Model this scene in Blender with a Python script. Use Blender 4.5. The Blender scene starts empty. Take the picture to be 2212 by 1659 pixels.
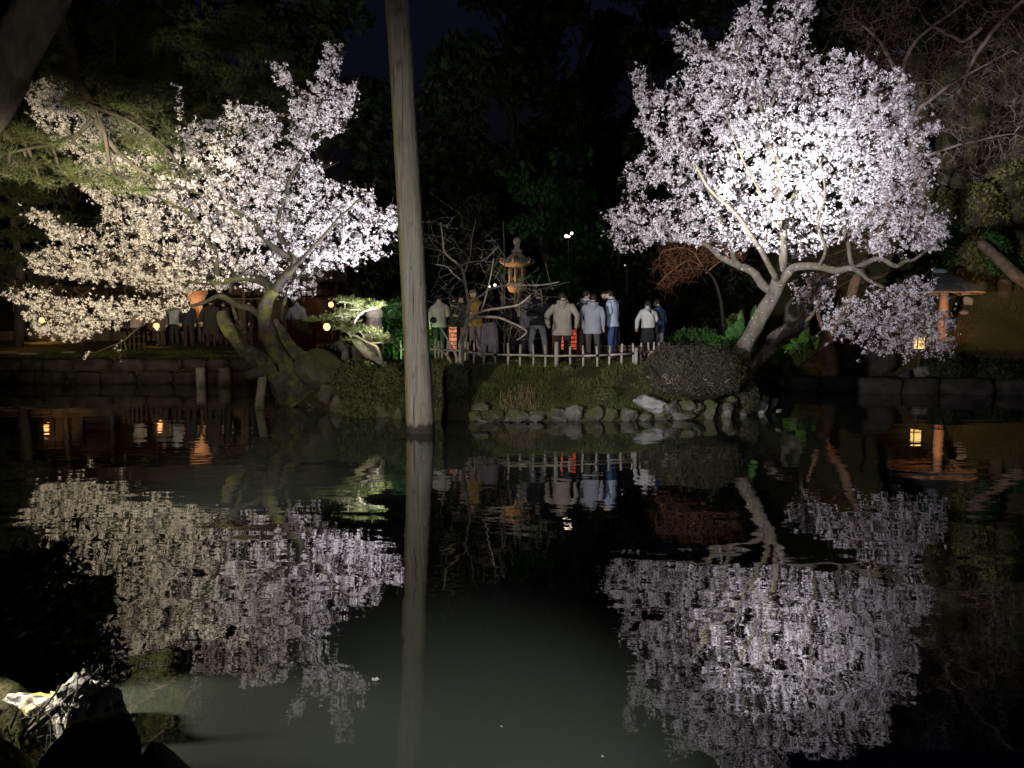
import bpy, bmesh, math, random
import numpy as np
from mathutils import Vector, Matrix, noise

rng = np.random.default_rng(11)
random.seed(11)
scene = bpy.context.scene
COL = scene.collection
R = math.radians

# ------------------------------------------------------------------ camera
F, CX, CY, HOR, CAMZ = 1671.3, 1106.0, 829.5, 703.0, 2.0
TILT = math.atan((CY - HOR) / F)
cam_data = bpy.data.cameras.new('camera')
cam_data.sensor_width = 36.0
cam_data.lens = 36.0 * F / 2212.0
cam_data.clip_start = 0.05
cam_data.clip_end = 600
cam = bpy.data.objects.new('camera', cam_data)
cam.location = (0, 0, CAMZ)
cam.rotation_euler = (math.pi / 2 - TILT, 0, 0)
COL.objects.link(cam)
scene.camera = cam
CT, ST = math.cos(TILT), math.sin(TILT)


def at(x, y, d):
    """Point of the place seen at photo position (x, y), d metres ahead."""
    u, v = (x - CX) / F, (CY - y) / F
    ry, rz = CT + v * ST, -ST + v * CT
    s = d / ry
    return Vector((u * s, d, CAMZ + rz * s))


def xw(x, d):
    return (x - CX) / F * d


# ------------------------------------------------------------------ world, exposure
world = bpy.data.worlds.new('World')
scene.world = world
world.use_nodes = True
wn = world.node_tree
for n in list(wn.nodes):
    wn.nodes.remove(n)
sky = wn.nodes.new('ShaderNodeTexSky')
sky.sky_type = 'NISHITA'
sky.sun_disc = False
sky.sun_elevation = R(-3.0)
sky.sun_rotation = R(180)
tint = wn.nodes.new('ShaderNodeMixRGB')
tint.blend_type = 'MULTIPLY'
tint.inputs[0].default_value = 1
tint.inputs[2].default_value = (0.85, 1.1, 2.3, 1)
bg = wn.nodes.new('ShaderNodeBackground')
bg.inputs[1].default_value = 0.048
wo = wn.nodes.new('ShaderNodeOutputWorld')
wn.links.new(sky.outputs[0], tint.inputs[1])
wn.links.new(tint.outputs[0], bg.inputs[0])
wn.links.new(bg.outputs[0], wo.inputs[0])
scene.view_settings.view_transform = 'Standard'
scene.view_settings.look = 'None'
scene.view_settings.exposure = 0.0
scene.view_settings.gamma = 1.0
scene.view_settings.use_curve_mapping = False
scene.render.engine = 'CYCLES'
cy = scene.cycles
cy.use_denoising = True
cy.max_bounces = 6
cy.diffuse_bounces = 2
cy.glossy_bounces = 3
cy.transmission_bounces = 3
cy.transparent_max_bounces = 4
cy.sample_clamp_indirect = 4.0
cy.caustics_reflective = False
cy.caustics_refractive = False


# ------------------------------------------------------------------ lamps of the place and added fill lights
def spot(name, loc, target, power, color, angle, blend=0.8, radius=0.12):
    l = bpy.data.lights.new(name, 'SPOT')
    l.energy = power
    l.color = color
    l.spot_size = R(angle)
    l.spot_blend = blend
    l.shadow_soft_size = radius
    o = bpy.data.objects.new(name, l)
    o.location = loc
    o.rotation_euler = (Vector(target) - Vector(loc)).to_track_quat('-Z', 'Y').to_euler()
    COL.objects.link(o)
    return o


def point(name, loc, power, color, radius=0.06):
    l = bpy.data.lights.new(name, 'POINT')
    l.energy = power
    l.color = color
    l.shadow_soft_size = radius
    o = bpy.data.objects.new(name, l)
    o.location = loc
    COL.objects.link(o)
    return o


COOL = (0.93, 0.93, 1.0)
VIOLET = (0.94, 0.91, 1.0)
WARM = (1.0, 0.87, 0.57)
AMBER = (1.0, 0.50, 0.20)
BANK = Vector((-4.5, 5.0, 1.15))        # bank of floodlights just outside the left edge of the view
# bloom floodlights
spot('right_tree_hot_lamp', BANK + Vector((0.0, 0.25, 0.1)), at(1720, 390, 17.4), 90000, COOL, 13, 1.0)
spot('right_tree_floodlight_lamp', BANK + Vector((0.1, 0.28, 0.0)), at(1710, 340, 17.5), 17000, COOL, 30, 1.0)
spot('right_tree_wide_lamp', BANK + Vector((0.25, 0.3, 0)), at(1690, 400, 17.5), 8500, VIOLET, 50, 0.9)
spot('left_tree_warm_lamp', BANK + Vector((-0.3, 0.25, 0.05)), at(220, 470, 19.5), 22000, WARM, 38, 1.0)
spot('left_tree_fill_lamp', BANK + Vector((0.1, 0.2, 0.3)), at(600, 400, 19.5), 9000, (1.0, 0.94, 0.88), 30, 1.0)
# uplight standing on the island beside the left tree
spot('left_tree_cool_lamp', (-2.05, 17.0, 1.7), at(735, 490, 19.9), 4300, (0.92, 0.90, 1.0), 80, 1.0, 0.08)
# spill over the island, added fill on the water and the pines
spot('island_spill_lamp', BANK + Vector((0.1, 0.2, -0.1)), at(1010, 650, 17), 2900, (1.0, 0.96, 0.84), 66, 0.9, 0.10)
spot('water_fill', (0.6, 0.5, 2.9), (-0.15, 3.45, 0), 1050, (0.98, 1.0, 0.92), 36, 1.0, 0.10)  # unseen fill added to brighten the murky water near the camera
spot('crowd_lamp', (-2.2, 0.5, 2.4), at(1330, 700, 20), 2100, (0.98, 0.97, 1.0), 34, 0.9, 0.10)
spot('bank_spill_lamp', (-3.0, 3.74, 0.72), (-2.05, 3.76, 0.04), 260, (1.0, 0.95, 0.80), 46, 0.5, 0.05)
spot('pine_trunk_fill', BANK + Vector((0, .2, .35)), at(40, 130, 11.2), 260, (1.0, .93, .8), 34, 1.0)  # added fill that brings out the dark pine trunk
spot('layered_pine_fill', BANK + Vector((-.1, .3, .2)), at(510, 140, 36), 20000, (1.0, .92, .60), 15, 1.0)  # extra fill added to brighten the far layered pine


# ------------------------------------------------------------------ object helpers
def tag(o, label=None, cat=None, group=None, kind=None):
    if label: o['label'] = label
    if cat: o['category'] = cat
    if group: o['group'] = group
    if kind: o['kind'] = kind
    return o


def empty(name, loc, label=None, cat=None, group=None, rz=0.0):
    o = bpy.data.objects.new(name, None)
    o.location = loc
    o.rotation_euler = (0, 0, rz)
    o.empty_display_size = 0.1
    COL.objects.link(o)
    return tag(o, label, cat, group)


class MB:
    """collects vertices and faces (material index per face) for ONE mesh object"""
    def __init__(self):
        self.v, self.q, self.t, self.qm, self.tm, self.n = [], [], [], [], [], 0

    def add(self, v, quads=None, tris=None, mi=0):
        v = np.asarray(v, dtype=np.float64).reshape(-1, 3)
        if quads is not None and len(quads):
            q = np.asarray(quads, dtype=np.int64).reshape(-1, 4)
            self.q.append(q + self.n); self.qm.append(np.full(len(q), mi))
        if tris is not None and len(tris):
            t = np.asarray(tris, dtype=np.int64).reshape(-1, 3)
            self.t.append(t + self.n); self.tm.append(np.full(len(t), mi))
        self.v.append(v)
        self.n += len(v)

    def mesh(self, name, origin=None, smooth=False):
        v = np.concatenate(self.v) if self.v else np.zeros((0, 3))
        if origin is not None:
            v = v - np.asarray(origin)
        q = np.concatenate(self.q) if self.q else np.zeros((0, 4), dtype=np.int64)
        t = np.concatenate(self.t) if self.t else np.zeros((0, 3), dtype=np.int64)
        me = bpy.data.meshes.new(name)
        me.vertices.add(len(v))
        me.vertices.foreach_set('co', v.astype(np.float32).ravel())
        nl = len(q) * 4 + len(t) * 3
        me.loops.add(nl)
        me.loops.foreach_set('vertex_index', np.concatenate([q.ravel(), t.ravel()]).astype(np.int32))
        me.polygons.add(len(q) + len(t))
        starts = np.concatenate([np.arange(len(q)) * 4, len(q) * 4 + np.arange(len(t)) * 3]).astype(np.int32)
        me.polygons.foreach_set('loop_start', starts)
        mi = np.concatenate((self.qm or [np.zeros(0)]) + (self.tm or [np.zeros(0)])) if (self.qm or self.tm) else np.zeros(0)
        me.polygons.foreach_set('material_index', mi.astype(np.int32))
        if smooth:
            me.polygons.foreach_set('use_smooth', np.ones(len(q) + len(t), dtype=bool))
        me.update(calc_edges=True)
        return me

    def build(self, name, mats, parent=None, smooth=False, origin=None):
        """vertices are in world space; origin is where the object's own zero sits"""
        if parent is not None and origin is None:
            p, off = parent, Vector((0, 0, 0))
            while p is not None:
                off = off + p.location
                p = p.parent
            me = self.mesh(name, off, smooth)
            loc = (0, 0, 0)
        else:
            me = self.mesh(name, origin, smooth)
            loc = origin if origin is not None else (0, 0, 0)
        for m in (mats if isinstance(mats, (list, tuple)) else [mats]):
            me.materials.append(m)
        o = bpy.data.objects.new(name, me)
        o.location = loc
        if parent is not None:
            o.parent = parent
        COL.objects.link(o)
        return o


def catmull(pts, rad, sub=4):
    P = [Vector(p) for p in pts]
    n = len(P)
    op, orr = [], []
    for i in range(n - 1):
        p0, p1, p2, p3 = P[max(0, i - 1)], P[i], P[i + 1], P[min(n - 1, i + 2)]
        for k in range(sub):
            t = k / sub
            op.append(0.5 * ((2 * p1) + (p2 - p0) * t + (2 * p0 - 5 * p1 + 4 * p2 - p3) * t * t + (3 * p1 - p0 - 3 * p2 + p3) * t ** 3))
            orr.append(rad[i] * (1 - t) + rad[i + 1] * t)
    op.append(P[-1]); orr.append(rad[-1])
    return op, orr


def tube(mb, pts, rad, sides=8, caps=True, wob=0.0, mi=0, twist=0.0, squash=1.0):
    P = np.array([tuple(p) for p in pts], dtype=float)
    n = len(P)
    rad = np.broadcast_to(np.asarray(rad, dtype=float), (n,))
    tan = np.gradient(P, axis=0)
    tan /= np.linalg.norm(tan, axis=1)[:, None] + 1e-12
    ref = np.array([0, 0, 1.0]) if abs(tan[0][2]) < 0.9 else np.array([1.0, 0, 0])
    a = np.cross(tan[0], ref); a /= np.linalg.norm(a)
    ang = np.arange(sides) / sides * 2 * np.pi + twist
    V = np.zeros((n, sides, 3))
    for i in range(n):
        a = a - tan[i] * a.dot(tan[i]); a /= np.linalg.norm(a) + 1e-12
        b = np.cross(tan[i], a)
        r = rad[i] * np.ones(sides)
        if wob:
            r = r * (1 + wob * np.array([noise.noise(Vector((math.cos(g) * 1.3 + P[i][0] * 2, math.sin(g) * 1.3 + P[i][1] * 2, P[i][2] * 2.2))) for g in ang]) * 1.6)
        V[i] = P[i] + r[:, None] * (np.cos(ang)[:, None] * a * squash + np.sin(ang)[:, None] * b)
    idx = np.arange(n * sides).reshape(n, sides)
    q = np.stack([idx[:-1, :], np.roll(idx, -1, 1)[:-1, :], np.roll(idx, -1, 1)[1:, :], idx[1:, :]], -1).reshape(-1, 4)
    v = V.reshape(-1, 3)
    tr = []
    if caps:
        v = np.concatenate([v, P[:1], P[-1:]])
        c0, c1 = n * sides, n * sides + 1
        for k in range(sides):
            k2 = (k + 1) % sides
            tr.append((c0, idx[0, k2], idx[0, k]))
            tr.append((c1, idx[-1, k], idx[-1, k2]))
    mb.add(v, q, tr, mi)


def prisms(mb, A, B, ra, rb, sides=3, mi=0):
    """many thin straight pieces at once"""
    A, B = np.asarray(A, float), np.asarray(B, float)
    n = len(A)
    if n == 0:
        return
    t = B - A
    t /= np.linalg.norm(t, axis=1)[:, None] + 1e-9
    ref = np.where(np.abs(t[:, 2:3]) < 0.9, np.array([[0, 0, 1.0]]), np.array([[1.0, 0, 0]]))
    u = np.cross(t, ref); u /= np.linalg.norm(u, axis=1)[:, None] + 1e-9
    w = np.cross(t, u)
    ang = np.arange(sides) / sides * 2 * np.pi
    d = np.cos(ang)[None, :, None] * u[:, None, :] + np.sin(ang)[None, :, None] * w[:, None, :]
    V = np.concatenate([A[:, None, :] + d * np.asarray(ra)[:, None, None], B[:, None, :] + d * np.asarray(rb)[:, None, None]], 1)
    base = np.arange(n)[:, None] * (2 * sides)
    k = np.arange(sides); k2 = (k + 1) % sides
    q = np.stack([base + k, base + k2, base + k2 + sides, base + k + sides], -1).reshape(-1, 4)
    mb.add(V.reshape(-1, 3), q, None, mi)


def box(mb, c, size, rz=0.0, mi=0, bev=0.0):
    sx, sy, sz = [s / 2 for s in size]
    if bev <= 0:
        v = np.array([[x, y, z] for z in (-sz, sz) for x, y in ((-sx, -sy), (sx, -sy), (sx, sy), (-sx, sy))])
        q = [(0, 3, 2, 1), (4, 5, 6, 7), (0, 1, 5, 4), (1, 2, 6, 5), (2, 3, 7, 6), (3, 0, 4, 7)]
    else:
        b = min(bev, sx * .8, sy * .8, sz * .8)
        def ring(ix, iy, z):
            return [(-ix, -iy + b, z), (-ix + b, -iy, z), (ix - b, -iy, z), (ix, -iy + b, z), (ix, iy - b, z), (ix - b, iy, z), (-ix + b, iy, z), (-ix, iy - b, z)]
        rs = [ring(sx - b, sy - b, -sz), ring(sx, sy, -sz + b), ring(sx, sy, sz - b), ring(sx - b, sy - b, sz)]
        v = np.array([p for r in rs for p in r])
        q = [(r * 8 + k, r * 8 + (k + 1) % 8, (r + 1) * 8 + (k + 1) % 8, (r + 1) * 8 + k) for r in range(3) for k in range(8)]
        for off, rev in ((0, True), (24, False)):
            for f in ((0, 1, 2, 3), (0, 3, 4, 7), (7, 4, 5, 6)):
                f = tuple(off + i for i in f)
                q.append(f[::-1] if rev else f)
    c_, s_ = math.cos(rz), math.sin(rz)
    v = np.stack([v[:, 0] * c_ - v[:, 1] * s_, v[:, 0] * s_ + v[:, 1] * c_, v[:, 2]], 1) + np.asarray(tuple(c))
    mb.add(v, q, None, mi)


def loft(mb, rings, cap0=True, cap1=True, mi=0):
    """rings: list of (n,3) arrays of the same length"""
    n = len(rings[0]); m = len(rings)
    v = np.concatenate([np.asarray(r, float) for r in rings])
    idx = np.arange(n * m).reshape(m, n)
    q = np.stack([idx[:-1], np.roll(idx, -1, 1)[:-1], np.roll(idx, -1, 1)[1:], idx[1:]], -1).reshape(-1, 4)
    tr = []
    if cap0:
        v = np.concatenate([v, np.mean(rings[0], 0)[None]]); c = len(v) - 1
        tr += [(c, idx[0, (k + 1) % n], idx[0, k]) for k in range(n)]
    if cap1:
        v = np.concatenate([v, np.mean(rings[-1], 0)[None]]); c = len(v) - 1
        tr += [(c, idx[-1, k], idx[-1, (k + 1) % n]) for k in range(n)]
    mb.add(v, q, tr, mi)


def lathe(mb, base, prof, sides=16, mi=0, lobes=0, lob=0.0, rot=0.0):
    """prof: list of (radius, z) above base"""
    a = np.arange(sides) / sides * 2 * np.pi + rot
    rings = []
    for r, z in prof:
        rr = r * (1 + lob * np.cos(lobes * a)) if lobes else r * np.ones(sides)
        rings.append(np.stack([base[0] + rr * np.cos(a), base[1] + rr * np.sin(a), np.full(sides, base[2] + z)], 1))
    loft(mb, rings, True, True, mi)


_ico = {}
def ico(sub):
    if sub not in _ico:
        bm = bmesh.new()
        bmesh.ops.create_icosphere(bm, subdivisions=sub, radius=1.0)
        bm.verts.ensure_lookup_table()
        _ico[sub] = (np.array([v.co[:] for v in bm.verts]), np.array([[v.index for v in f.verts] for f in bm.faces]))
        bm.free()
    return _ico[sub]


def rock(mb, c, size, seed=0.0, sub=2, rough=0.28, rz=0.0, flat=0.7, mi=0, boxy=0.0, planes=9):
    v, f = ico(sub)
    o = Vector((seed * 3.7 + 1.3, seed * 1.9, seed * 5.1))
    d = np.array([1 + rough * noise.noise(Vector(p) * 1.1 + o) + rough * .5 * noise.noise(Vector(p) * 2.6 + o) for p in v])
    p = v * d[:, None]
    if boxy:
        q = np.sign(v) * np.abs(v) ** (1 - boxy)
        p = q / np.maximum(np.linalg.norm(q, axis=1), 1e-6)[:, None] ** (1 - boxy) * d[:, None]
        p = np.clip(p, -1, 1)
    # broken and worn facets
    rr = random.Random(int(seed * 1000) + 17)
    for k in range(planes if not boxy else 3):
        nrm = np.array(Vector((rr.gauss(0, 1), rr.gauss(0, 1), rr.gauss(0, .8))).normalized())
        s = p @ nrm
        lim = flat * rr.uniform(.85, 1.12)
        p = p - np.maximum(s - lim, 0)[:, None] * nrm * 0.9
    d2 = np.array([rough * .26 * noise.noise(Vector(a) * 4.5 + o) + rough * .18 * noise.noise(Vector(a) * 10 + o) + rough * .10 * noise.noise(Vector(a) * 22 + o) for a in p])
    p = p * (1 + d2)[:, None]
    p = p * np.asarray(size) * 0.5
    c_, s_ = math.cos(rz), math.sin(rz)
    p = np.stack([p[:, 0] * c_ - p[:, 1] * s_, p[:, 0] * s_ + p[:, 1] * c_, p[:, 2]], 1)
    mb.add(p + np.asarray(tuple(c)), None, f, mi)


def rand_dirs(n):
    d = rng.normal(size=(n, 3))
    return d / (np.linalg.norm(d, axis=1)[:, None] + 1e-9)


def basis(nrm):
    h = rand_dirs(len(nrm))
    u = np.cross(nrm, h); u /= np.linalg.norm(u, axis=1)[:, None] + 1e-9
    return u, np.cross(nrm, u)


def leaves(mb, C, size, nrm=None, aspect=0.5, fold=0.15, droop=None, mi=0):
    """one folded diamond leaf per centre"""
    C = np.asarray(C, float); n = len(C)
    if n == 0: return
    if nrm is None: nrm = rand_dirs(n)
    u, w = basis(nrm)
    if droop is not None:
        u = u + np.asarray(droop); u /= np.linalg.norm(u, axis=1)[:, None]
    s = (size * rng.uniform(.6, 1.3, n))[:, None]
    V = np.stack([C - u * s, C + w * s * aspect + nrm * s * fold, C + u * s, C - w * s * aspect + nrm * s * fold], 1)
    b = np.arange(n)[:, None] * 4
    mb.add(V.reshape(-1, 3), b + np.array([[0, 1, 2, 3]]), None, mi)


def tufts(mb, C, size, up=(0, 0, 1), spread=0.9, needles=7, width=0.05, mi=0):
    """pine needle tufts: a fan of thin blades at each centre"""
    C = np.asarray(C, float); n = len(C)
    up = np.asarray(up, float)
    if up.ndim == 1: up = np.tile(up, (n, 1))
    for k in range(needles):
        d = up + rand_dirs(n) * spread
        d /= np.linalg.norm(d, axis=1)[:, None]
        u, w = basis(d)
        s = (size * rng.uniform(.6, 1.2, n))[:, None]
        V = np.stack([C - u * s * width, C + u * s * width, C + d * s], 1)
        mb.add(V.reshape(-1, 3), None, np.arange(n * 3).reshape(n, 3), mi)


def flowers(mb, C, out, nfl=4, r=0.026, spread=0.034):
    size = rng.uniform(.70, 1.35, len(C))
    """clusters of small cupped flowers"""
    n = len(C)
    for k in range(nfl):
        d = rand_dirs(n) + out * 0.45
        d /= np.linalg.norm(d, axis=1)[:, None]
        keep = rng.random(n) < 0.92
        Ck, d, sz = C[keep], d[keep], size[keep]
        m = len(Ck)
        p = Ck + d * (spread * sz * rng.uniform(.5, 1.3, m))[:, None]
        u, w = basis(d)
        rr = (r * sz * rng.uniform(.75, 1.25, m))[:, None]
        V = [p]
        a0 = rng.uniform(0, 6.28, m)[:, None]
        for j in range(3):
            a = a0 + j * 2 * math.pi / 3
            for da, rad, lift in ((-.80, .78, .20), (0, 1.0, .42), (.80, .78, .20)):
                V.append(p + rr * (rad * (np.cos(a + da) * u + np.sin(a + da) * w) + lift * d))
        V = np.stack(V, 1)
        b = np.arange(m)[:, None] * 10
        q = np.concatenate([b + np.array([[0, 1 + 3 * j, 2 + 3 * j, 3 + 3 * j]]) for j in range(3)])
        mb.add(V.reshape(-1, 3), q)


def in_poly(px, py, poly):
    poly = np.asarray(poly, float)
    x0, y0 = poly[:, 0], poly[:, 1]
    x1, y1 = np.roll(x0, -1), np.roll(y0, -1)
    ins = np.zeros(len(px), dtype=bool)
    for a, b, c, d in zip(x0, y0, x1, y1):
        if b == d: continue
        c_ = ((b > py) != (d > py)) & (px < (c - a) * (py - b) / (d - b) + a)
        ins ^= c_
    return ins


def dist_poly(px, py, poly, closed=True):
    poly = np.asarray(poly, float)
    best = np.full(len(px), 1e9)
    m = len(poly)
    for i in range(m if closed else m - 1):
        a, b = poly[i], poly[(i + 1) % m]
        ab = b - a
        t = np.clip(((px - a[0]) * ab[0] + (py - a[1]) * ab[1]) / (ab @ ab + 1e-12), 0, 1)
        best = np.minimum(best, np.hypot(px - a[0] - t * ab[0], py - a[1] - t * ab[1]))
    return best


def crown_points(poly, n, d0, thick, grad=(0, 0), edge=90.0, gap=0.0, gap_scale=1.0):
    """points of a crown whose outline from the far bank is poly; d0 = distance of its middle, thick = half depth in metres,
    grad = (metres of depth per 100 px to the right, per 100 px down)"""
    poly = np.asarray(poly, float)
    lo, hi = poly.min(0), poly.max(0)
    cx, cyy = (lo + hi) / 2
    out = []
    while len(out) < n:
        k = max(2000, n * 2)
        x, y = rng.uniform(lo[0], hi[0], k), rng.uniform(lo[1], hi[1], k)
        ok = in_poly(x, y, poly)
        x, y = x[ok], y[ok]
        e = np.sqrt(np.clip(dist_poly(x, y, poly) / edge, 0, 1))
        d = d0 + (x - cx) / 100 * grad[0] + (y - cyy) / 100 * grad[1] + rng.uniform(-1, 1, len(x)) * thick * (0.15 + 0.85 * e)
        for a, b, c in zip(x, y, d):
            p = at(a, b, c)
            if gap > 0 and noise.noise(p * gap_scale) < -gap + 0.0 and random.random() < .85:
                continue
            out.append(p)
            if len(out) >= n: break
    return out


def grow(roots, targets, step=0.28, pathw=0.18, jit=0.05, bias=(0, 0, 0.0), wander=0.35):
    """grows twigs from root polylines to the targets; returns pos, parent, root flag"""
    pos, par, pl, dirs = [], [], [], []
    for line in roots:
        prev = -1
        for i, p in enumerate(line):
            pos.append(tuple(p)); par.append(prev)
            pl.append(0.0)
            q = line[min(i + 1, len(line) - 1)]; q0 = line[max(0, i - 1)]
            dv = (Vector(q) - Vector(q0))
            dirs.append(tuple(dv.normalized()) if dv.length > 0 else (0, 0, 1))
            prev = len(pos) - 1
    nroot = len(pos)
    cap = nroot + len(targets) * 8 + 50
    P = np.zeros((cap, 3)); P[:nroot] = pos
    L = np.zeros(cap); L[:nroot] = pl
    D = np.zeros((cap, 3)); D[:nroot] = dirs
    PA = np.full(cap, -1, dtype=int); PA[:nroot] = par
    T = np.array([tuple(t) for t in targets])
    d0 = np.full(len(T), 1e9)
    for i in range(0, nroot, 200):
        d0 = np.minimum(d0, np.linalg.norm(T[:, None, :] - P[None, i:min(i + 200, nroot), :], axis=2).min(1))
    n = nroot
    bias = np.asarray(bias, float)
    for ti in np.argsort(d0):
        t = T[ti]
        dd = np.linalg.norm(P[:n] - t, axis=1)
        k = int(np.argmin(dd + pathw * L[:n]))
        a = P[k]
        ln = dd[k]
        m = min(7, max(1, int(round(ln / step))))
        ctrl = a + (D[k] * 0.5 + (t - a) / (ln + 1e-9) * 0.5) * ln * 0.5 + rng.normal(size=3) * ln * wander * 0.25 + bias * ln
        prev = k
        pp = a
        for j in range(1, m + 1):
            s = j / m
            p = (1 - s) ** 2 * a + 2 * s * (1 - s) * ctrl + s * s * t
            if j < m: p = p + rng.normal(size=3) * jit * 0.5
            if n >= cap: break
            P[n] = p; PA[n] = prev
            L[n] = L[prev] + np.linalg.norm(p - pp)
            dv = p - pp
            D[n] = dv / (np.linalg.norm(dv) + 1e-9)
            prev = n; pp = p; n += 1
    P, PA, L = P[:n], PA[:n], L[:n]
    cnt = np.zeros(n)
    child = np.zeros(n, dtype=int)
    for i in range(nroot, n):
        child[PA[i]] += 1
    cnt[(child == 0)] = 1
    for i in range(n - 1, -1, -1):
        if PA[i] >= 0:
            cnt[PA[i]] += cnt[i]
    return P, PA, cnt, nroot, child


# ------------------------------------------------------------------ materials
_m = {}
def new_mat(name):
    m = bpy.data.materials.new(name)
    m.use_nodes = True
    nt = m.node_tree
    b = nt.nodes['Principled BSDF']
    return m, nt, b


def N(nt, typ, **kw):
    n = nt.nodes.new(typ)
    for k, v in kw.items():
        setattr(n, k, v)
    return n


def mixc(nt, fac, a, b, mode='MIX'):
    m = N(nt, 'ShaderNodeMix', data_type='RGBA', blend_type=mode)
    for sock, val in ((m.inputs[0], fac), (m.inputs[6], a), (m.inputs[7], b)):
        if hasattr(val, 'is_linked') or hasattr(val, 'links'):
            nt.links.new(val, sock)
        elif isinstance(val, (tuple, list)):
            sock.default_value = (*val[:3], 1)
        else:
            sock.default_value = val
    return m.outputs[2]


def ramp(nt, src, lo, hi):
    r = N(nt, 'ShaderNodeMapRange')
    r.inputs[1].default_value = lo
    r.inputs[2].default_value = hi
    nt.links.new(src, r.inputs[0])
    return r.outputs[0]


def tex(nt, scale, detail=4, stretch=None, coords='Object', rough=0.55):
    tc = N(nt, 'ShaderNodeTexCoord')
    src = tc.outputs[coords]
    if stretch:
        mp = N(nt, 'ShaderNodeMapping')
        mp.inputs['Scale'].default_value = stretch
        nt.links.new(src, mp.inputs[0])
        src = mp.outputs[0]
    t = N(nt, 'ShaderNodeTexNoise')
    t.inputs['Scale'].default_value = scale
    t.inputs['Detail'].default_value = detail
    t.inputs['Roughness'].default_value = rough
    nt.links.new(src, t.inputs['Vector'])
    return t.outputs[0]


def mat(name, c1, c2=None, rough=0.85, scale=4.0, detail=4, spec=0.25, bump=0.0, bscale=40.0, stretch=None, lo=0.35, hi=0.65,
        spots=None, sscale=9.0, slo=0.55, shi=0.62, trans=0.0, second=None, s2scale=3.0, s2lo=0.5, s2hi=0.6, topmoss=None):
    if name in _m: return _m[name]
    m, nt, b = new_mat(name)
    b.inputs['Roughness'].default_value = rough
    b.inputs['Specular IOR Level'].default_value = spec
    if c2 is None:
        c2 = tuple(x * 0.7 for x in c1)
    col = mixc(nt, ramp(nt, tex(nt, scale, detail, stretch), lo, hi), c1, c2)
    if second:
        col = mixc(nt, ramp(nt, tex(nt, s2scale, 5, None), s2lo, s2hi), col, second)
    if topmoss:
        ge = N(nt, 'ShaderNodeNewGeometry')
        sx_ = N(nt, 'ShaderNodeSeparateXYZ')
        nt.links.new(ge.outputs['Normal'], sx_.inputs[0])
        ma = N(nt, 'ShaderNodeMath', operation='MULTIPLY_ADD')
        nt.links.new(tex(nt, 7, 6), ma.inputs[0]); ma.inputs[1].default_value = 1.5
        nt.links.new(sx_.outputs[2], ma.inputs[2])
        col = mixc(nt, ramp(nt, ma.outputs[0], 1.25, 1.55), col, topmoss)
    if spots:
        col = mixc(nt, ramp(nt, tex(nt, sscale, 6, None), slo, shi), col, spots)
    nt.links.new(col, b.inputs['Base Color'])
    if bump > 0:
        bp = N(nt, 'ShaderNodeBump')
        bp.inputs['Strength'].default_value = 1.0
        bp.inputs['Distance'].default_value = bump
        nt.links.new(tex(nt, bscale, 6, stretch, rough=0.65), bp.inputs['Height'])
        nt.links.new(bp.outputs[0], b.inputs['Normal'])
    if trans > 0:
        tr = N(nt, 'ShaderNodeBsdfTranslucent')
        nt.links.new(col, tr.inputs[0])
        mx = N(nt, 'ShaderNodeMixShader')
        mx.inputs[0].default_value = trans
        nt.links.new(b.outputs[0], mx.inputs[1])
        nt.links.new(tr.outputs[0], mx.inputs[2])
        nt.links.new(mx.outputs[0], nt.nodes['Material Output'].inputs[0])
    _m[name] = m
    return m


def paper(name, color, dark, strength, scale=9):
    """lit paper with a loose printed pattern"""
    if name in _m: return _m[name]
    m, nt, b = new_mat(name)
    c = mixc(nt, ramp(nt, tex(nt, scale, 3), 0.44, 0.60), color, dark)
    nt.links.new(c, b.inputs['Emission Color'])
    nt.links.new(c, b.inputs['Base Color'])
    b.inputs['Emission Strength'].default_value = strength
    _m[name] = m
    return m


def glow(name, color, strength, base=None):
    if name in _m: return _m[name]
    m, nt, b = new_mat(name)
    b.inputs['Base Color'].default_value = (*(base or color), 1)
    b.inputs['Emission Color'].default_value = (*color, 1)
    b.inputs['Emission Strength'].default_value = strength
    b.inputs['Roughness'].default_value = 0.7
    _m[name] = m
    return m


BARK = mat('cherry_bark', (0.135, 0.115, 0.09), (0.07, 0.058, 0.046), scale=7, bump=0.012, bscale=26, stretch=(1, 1, 0.45),
           spots=(0.34, 0.34, 0.29), sscale=13, slo=0.60, shi=0.68, second=(0.11, 0.105, 0.045), s2scale=2.2, s2lo=0.5, s2hi=0.68)
LIMBBARK = mat('shaded_mossy_limb', (0.050, 0.046, 0.034), (0.022, 0.020, 0.016), scale=6, bump=0.016, bscale=24, stretch=(1, 1, 0.5), second=(0.062, 0.066, 0.02), s2scale=3.5, s2lo=0.52, s2hi=0.66)  # darkened copy of the mossy bark; silhouetted limbs carry shade in their colour
MOSSBARK = mat('mossy_bark', (0.085, 0.078, 0.055), (0.038, 0.034, 0.026), scale=6, bump=0.016, bscale=24, stretch=(1, 1, 0.5),
               second=(0.125, 0.13, 0.030), s2scale=3.2, s2lo=0.47, s2hi=0.62, spots=(0.20, 0.20, 0.16), sscale=13, slo=0.62, shi=0.72)
PINEBARK = mat('pine_bark', (0.14, 0.12, 0.105), (0.06, 0.052, 0.045), scale=5, bump=0.05, bscale=11, stretch=(1, 1, .5))
DARKBARK = mat('dark_bark', (0.045, 0.036, 0.03), (0.02, 0.017, 0.015), scale=5, bump=0.03, bscale=14, stretch=(1, 1, 0.35))
ORANGEBARK = mat('red_brown_bark', (0.26, 0.16, 0.10), (0.14, 0.09, 0.06), scale=5, bump=0.012, bscale=20)
TWIG = mat('twig_bark', (0.19, 0.14, 0.11), (0.11, 0.08, 0.065), scale=9)
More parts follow.
